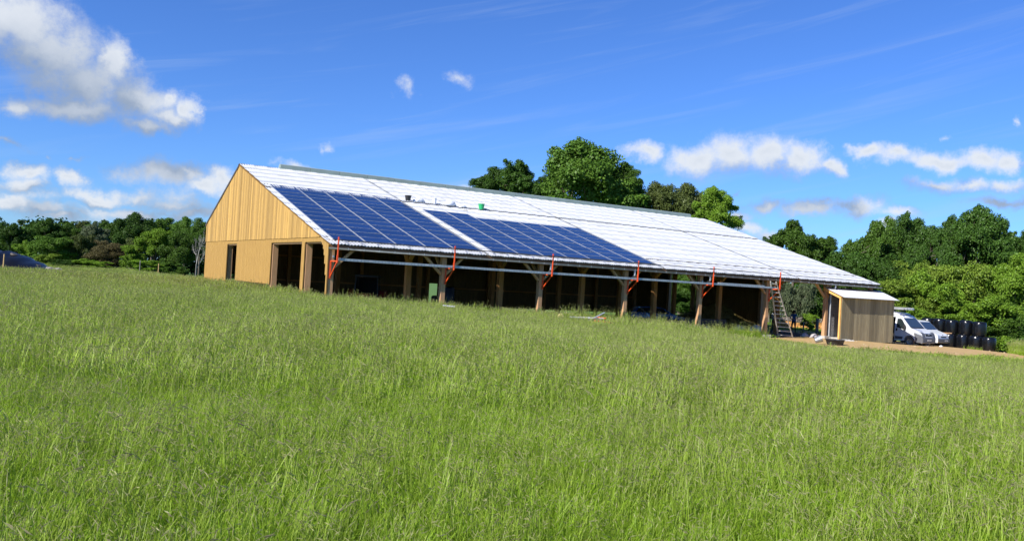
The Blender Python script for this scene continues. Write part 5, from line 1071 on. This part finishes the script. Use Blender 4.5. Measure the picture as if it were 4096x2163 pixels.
def scatter(d0, d1, lam, kinds, probs, sc, left_only=False):
    half = lambda d: .66 * d + 3.5
    n = int(lam * (half(d1) * 2) * (d1 - d0)); d = rng.uniform(d0, d1, n); l = rng.uniform(-half(d1), half(d1), n); ok = np.abs(l) < half(d); d, l = d[ok], l[ok]
    P = C2 + d[:, None] * fw + l[:, None] * rt; x, y_ = P[:, 0], P[:, 1]
    ok = ~((x > -.1) & (x < 41.2) & (y_ > -.15) & (y_ < 26.8)) & ~dirt_in(x, y_) & ~((x > 33) & (y_ > -3)) & ~((x > 10) & (y_ > 26))
    ok &= ~((x > 24.5) & (x < 27.6) & (y_ > 1.6)); P = P[ok]; x, y_ = P[:, 0], P[:, 1]
    n = len(P); s = sc * rng.uniform(.75, 1.25, n); patch = .5 + .5 * np.sin(x * .55 + 1.3 * np.sin(y_ * .4)) * np.sin(y_ * .47 + 1.1 * np.sin(x * .3)); s *= .86 + .26 * patch
    # grass is shorter along the dirt yard and behind the field
    dd = np.full(n, 9.0)
    for (ax_, ay_) in DIRT[:11]: dd = np.minimum(dd, np.hypot(x - ax_, y_ - ay_))
    hz = .30 + .70 * ss((dd - 1.5) / 8); hz = np.where(x > 20, hz, 1); hz *= np.where(y_ > 28, .62, 1)
    pr = np.array(probs); k = rng.choice(kinds, n, p=pr / pr.sum()); lush = (patch < .42) & (rng.random(n) < .75); k = np.where(lush & (k == 2), 0, np.where(lush & (k == 4), 5, np.where(lush & (k == 3), 1, k)))
    PTS.append(np.stack([x, y_, G(x, y_)], 1)); KIND.append(k); ROT.append(np.stack([rng.normal(.05, .15, n), rng.normal(.03, .15, n), rng.uniform(0, 6.28, n)], 1)); SCL.append(np.stack([s, s, s * hz], 1))
scatter(3.2, 10, 75, [0, 1, 2, 3], [.42, .28, .20, .10], 1.0)
scatter(10, 20, 40, [0, 1, 2, 3, 4, 5], [.18, .2, .2, .08, .18, .16], 1.05)
scatter(20, 42, 17, [4, 5, 2, 1], [.46, .34, .12, .08], 1.08)
scatter(42, 72, 8, [4, 5, 6], [.4, .3, .3], 1.1)
scatter(72, 112, 2.6, [6, 4], [.75, .25], 1.1)
# taller tufts along the front posts and the right hand bank
def line_tufts(n, fx, fy, sc, k=7):
    x, y_ = fx(n), fy(n); s = sc * rng.uniform(.6, 1.2, n); PTS.append(np.stack([x, y_, G(x, y_)], 1)); KIND.append(np.full(n, k)); ROT.append(np.stack([rng.normal(0, .1, n), rng.normal(0, .1, n), rng.uniform(0, 6.28, n)], 1)); SCL.append(np.stack([s, s, s], 1))
line_tufts(260, lambda n: rng.uniform(13, 28.6, n), lambda n: rng.uniform(-1.6, -.2, n), .85)
line_tufts(120, lambda n: rng.uniform(0, 14, n), lambda n: rng.uniform(-1.2, -.2, n), .6)
t_ = rng.uniform(0, 1, 420); o_ = rng.uniform(.3, 4.2, 420); line_tufts(420, lambda n: 57.0 - 12 * t_ + o_ * .6, lambda n: -1.6 - 8.4 * t_ + o_ * .2, .95)
line_tufts(60, lambda n: rng.uniform(51.5, 56, n), lambda n: -.9 - rng.uniform(0, .5, n) - .9 * (rng.uniform(51.5, 56, n) - 53.5) * 0, .32)
x_ = rng.uniform(29, 57, 900); y__ = rng.uniform(-14, 4, 900); ok_ = dirt_in(x_, y__) & ~((x_ > 35) & (x_ < 52) & (y__ > -2.4)) & (np.sin(x_ * 1.1 + 2) * np.cos(y__ * 1.3) > .72); x_, y__ = x_[ok_], y__[ok_]
line_tufts(len(x_), lambda n: x_, lambda n: y__, .30, 5)
line_tufts(700, lambda n: rng.uniform(42, 60, n), lambda n: rng.uniform(6.5, 30, n), .30, 6)
P_ = np.concatenate(PTS); me = bpy.data.meshes.new('meadow_grass'); me.vertices.add(len(P_)); me.vertices.foreach_set('co', P_.astype(np.float32).ravel())
a_ = me.attributes.new('kind', 'INT', 'POINT'); a_.data.foreach_set('value', np.concatenate(KIND).astype(np.int32))
a_ = me.attributes.new('rot', 'FLOAT_VECTOR', 'POINT'); a_.data.foreach_set('vector', np.concatenate(ROT).astype(np.float32).ravel())
a_ = me.attributes.new('scl', 'FLOAT_VECTOR', 'POINT'); a_.data.foreach_set('vector', np.concatenate(SCL).astype(np.float32).ravel())
me.update(); go = link(bpy.data.objects.new('meadow_grass', me)); tag(go, 'tall flowering meadow grass filling the whole foreground', 'grass', kind='stuff')
ng = bpy.data.node_groups.new('grass_scatter', 'GeometryNodeTree'); ng.interface.new_socket('Geometry', in_out='INPUT', socket_type='NodeSocketGeometry'); ng.interface.new_socket('Geometry', in_out='OUTPUT', socket_type='NodeSocketGeometry')
gi = ng.nodes.new('NodeGroupInput'); gout = ng.nodes.new('NodeGroupOutput'); ip = ng.nodes.new('GeometryNodeInstanceOnPoints'); ci = ng.nodes.new('GeometryNodeCollectionInfo'); ci.inputs['Collection'].default_value = GC; ci.inputs['Separate Children'].default_value = True; ci.inputs['Reset Children'].default_value = True
def na(n, t_): q_ = ng.nodes.new('GeometryNodeInputNamedAttribute'); q_.data_type = t_; q_.inputs[0].default_value = n; return q_.outputs[0]
ng.links.new(gi.outputs[0], ip.inputs['Points']); ng.links.new(ci.outputs[0], ip.inputs['Instance']); ip.inputs['Pick Instance'].default_value = True
ng.links.new(na('kind', 'INT'), ip.inputs['Instance Index'])
er = ng.nodes.new('FunctionNodeEulerToRotation'); ng.links.new(na('rot', 'FLOAT_VECTOR'), er.inputs[0]); ng.links.new(er.outputs[0], ip.inputs['Rotation']); ng.links.new(na('scl', 'FLOAT_VECTOR'), ip.inputs['Scale']); ng.links.new(ip.outputs[0], gout.inputs[0])
go.modifiers.new('scatter', 'NODES').node_group = ng
print('grass tufts', len(P_))
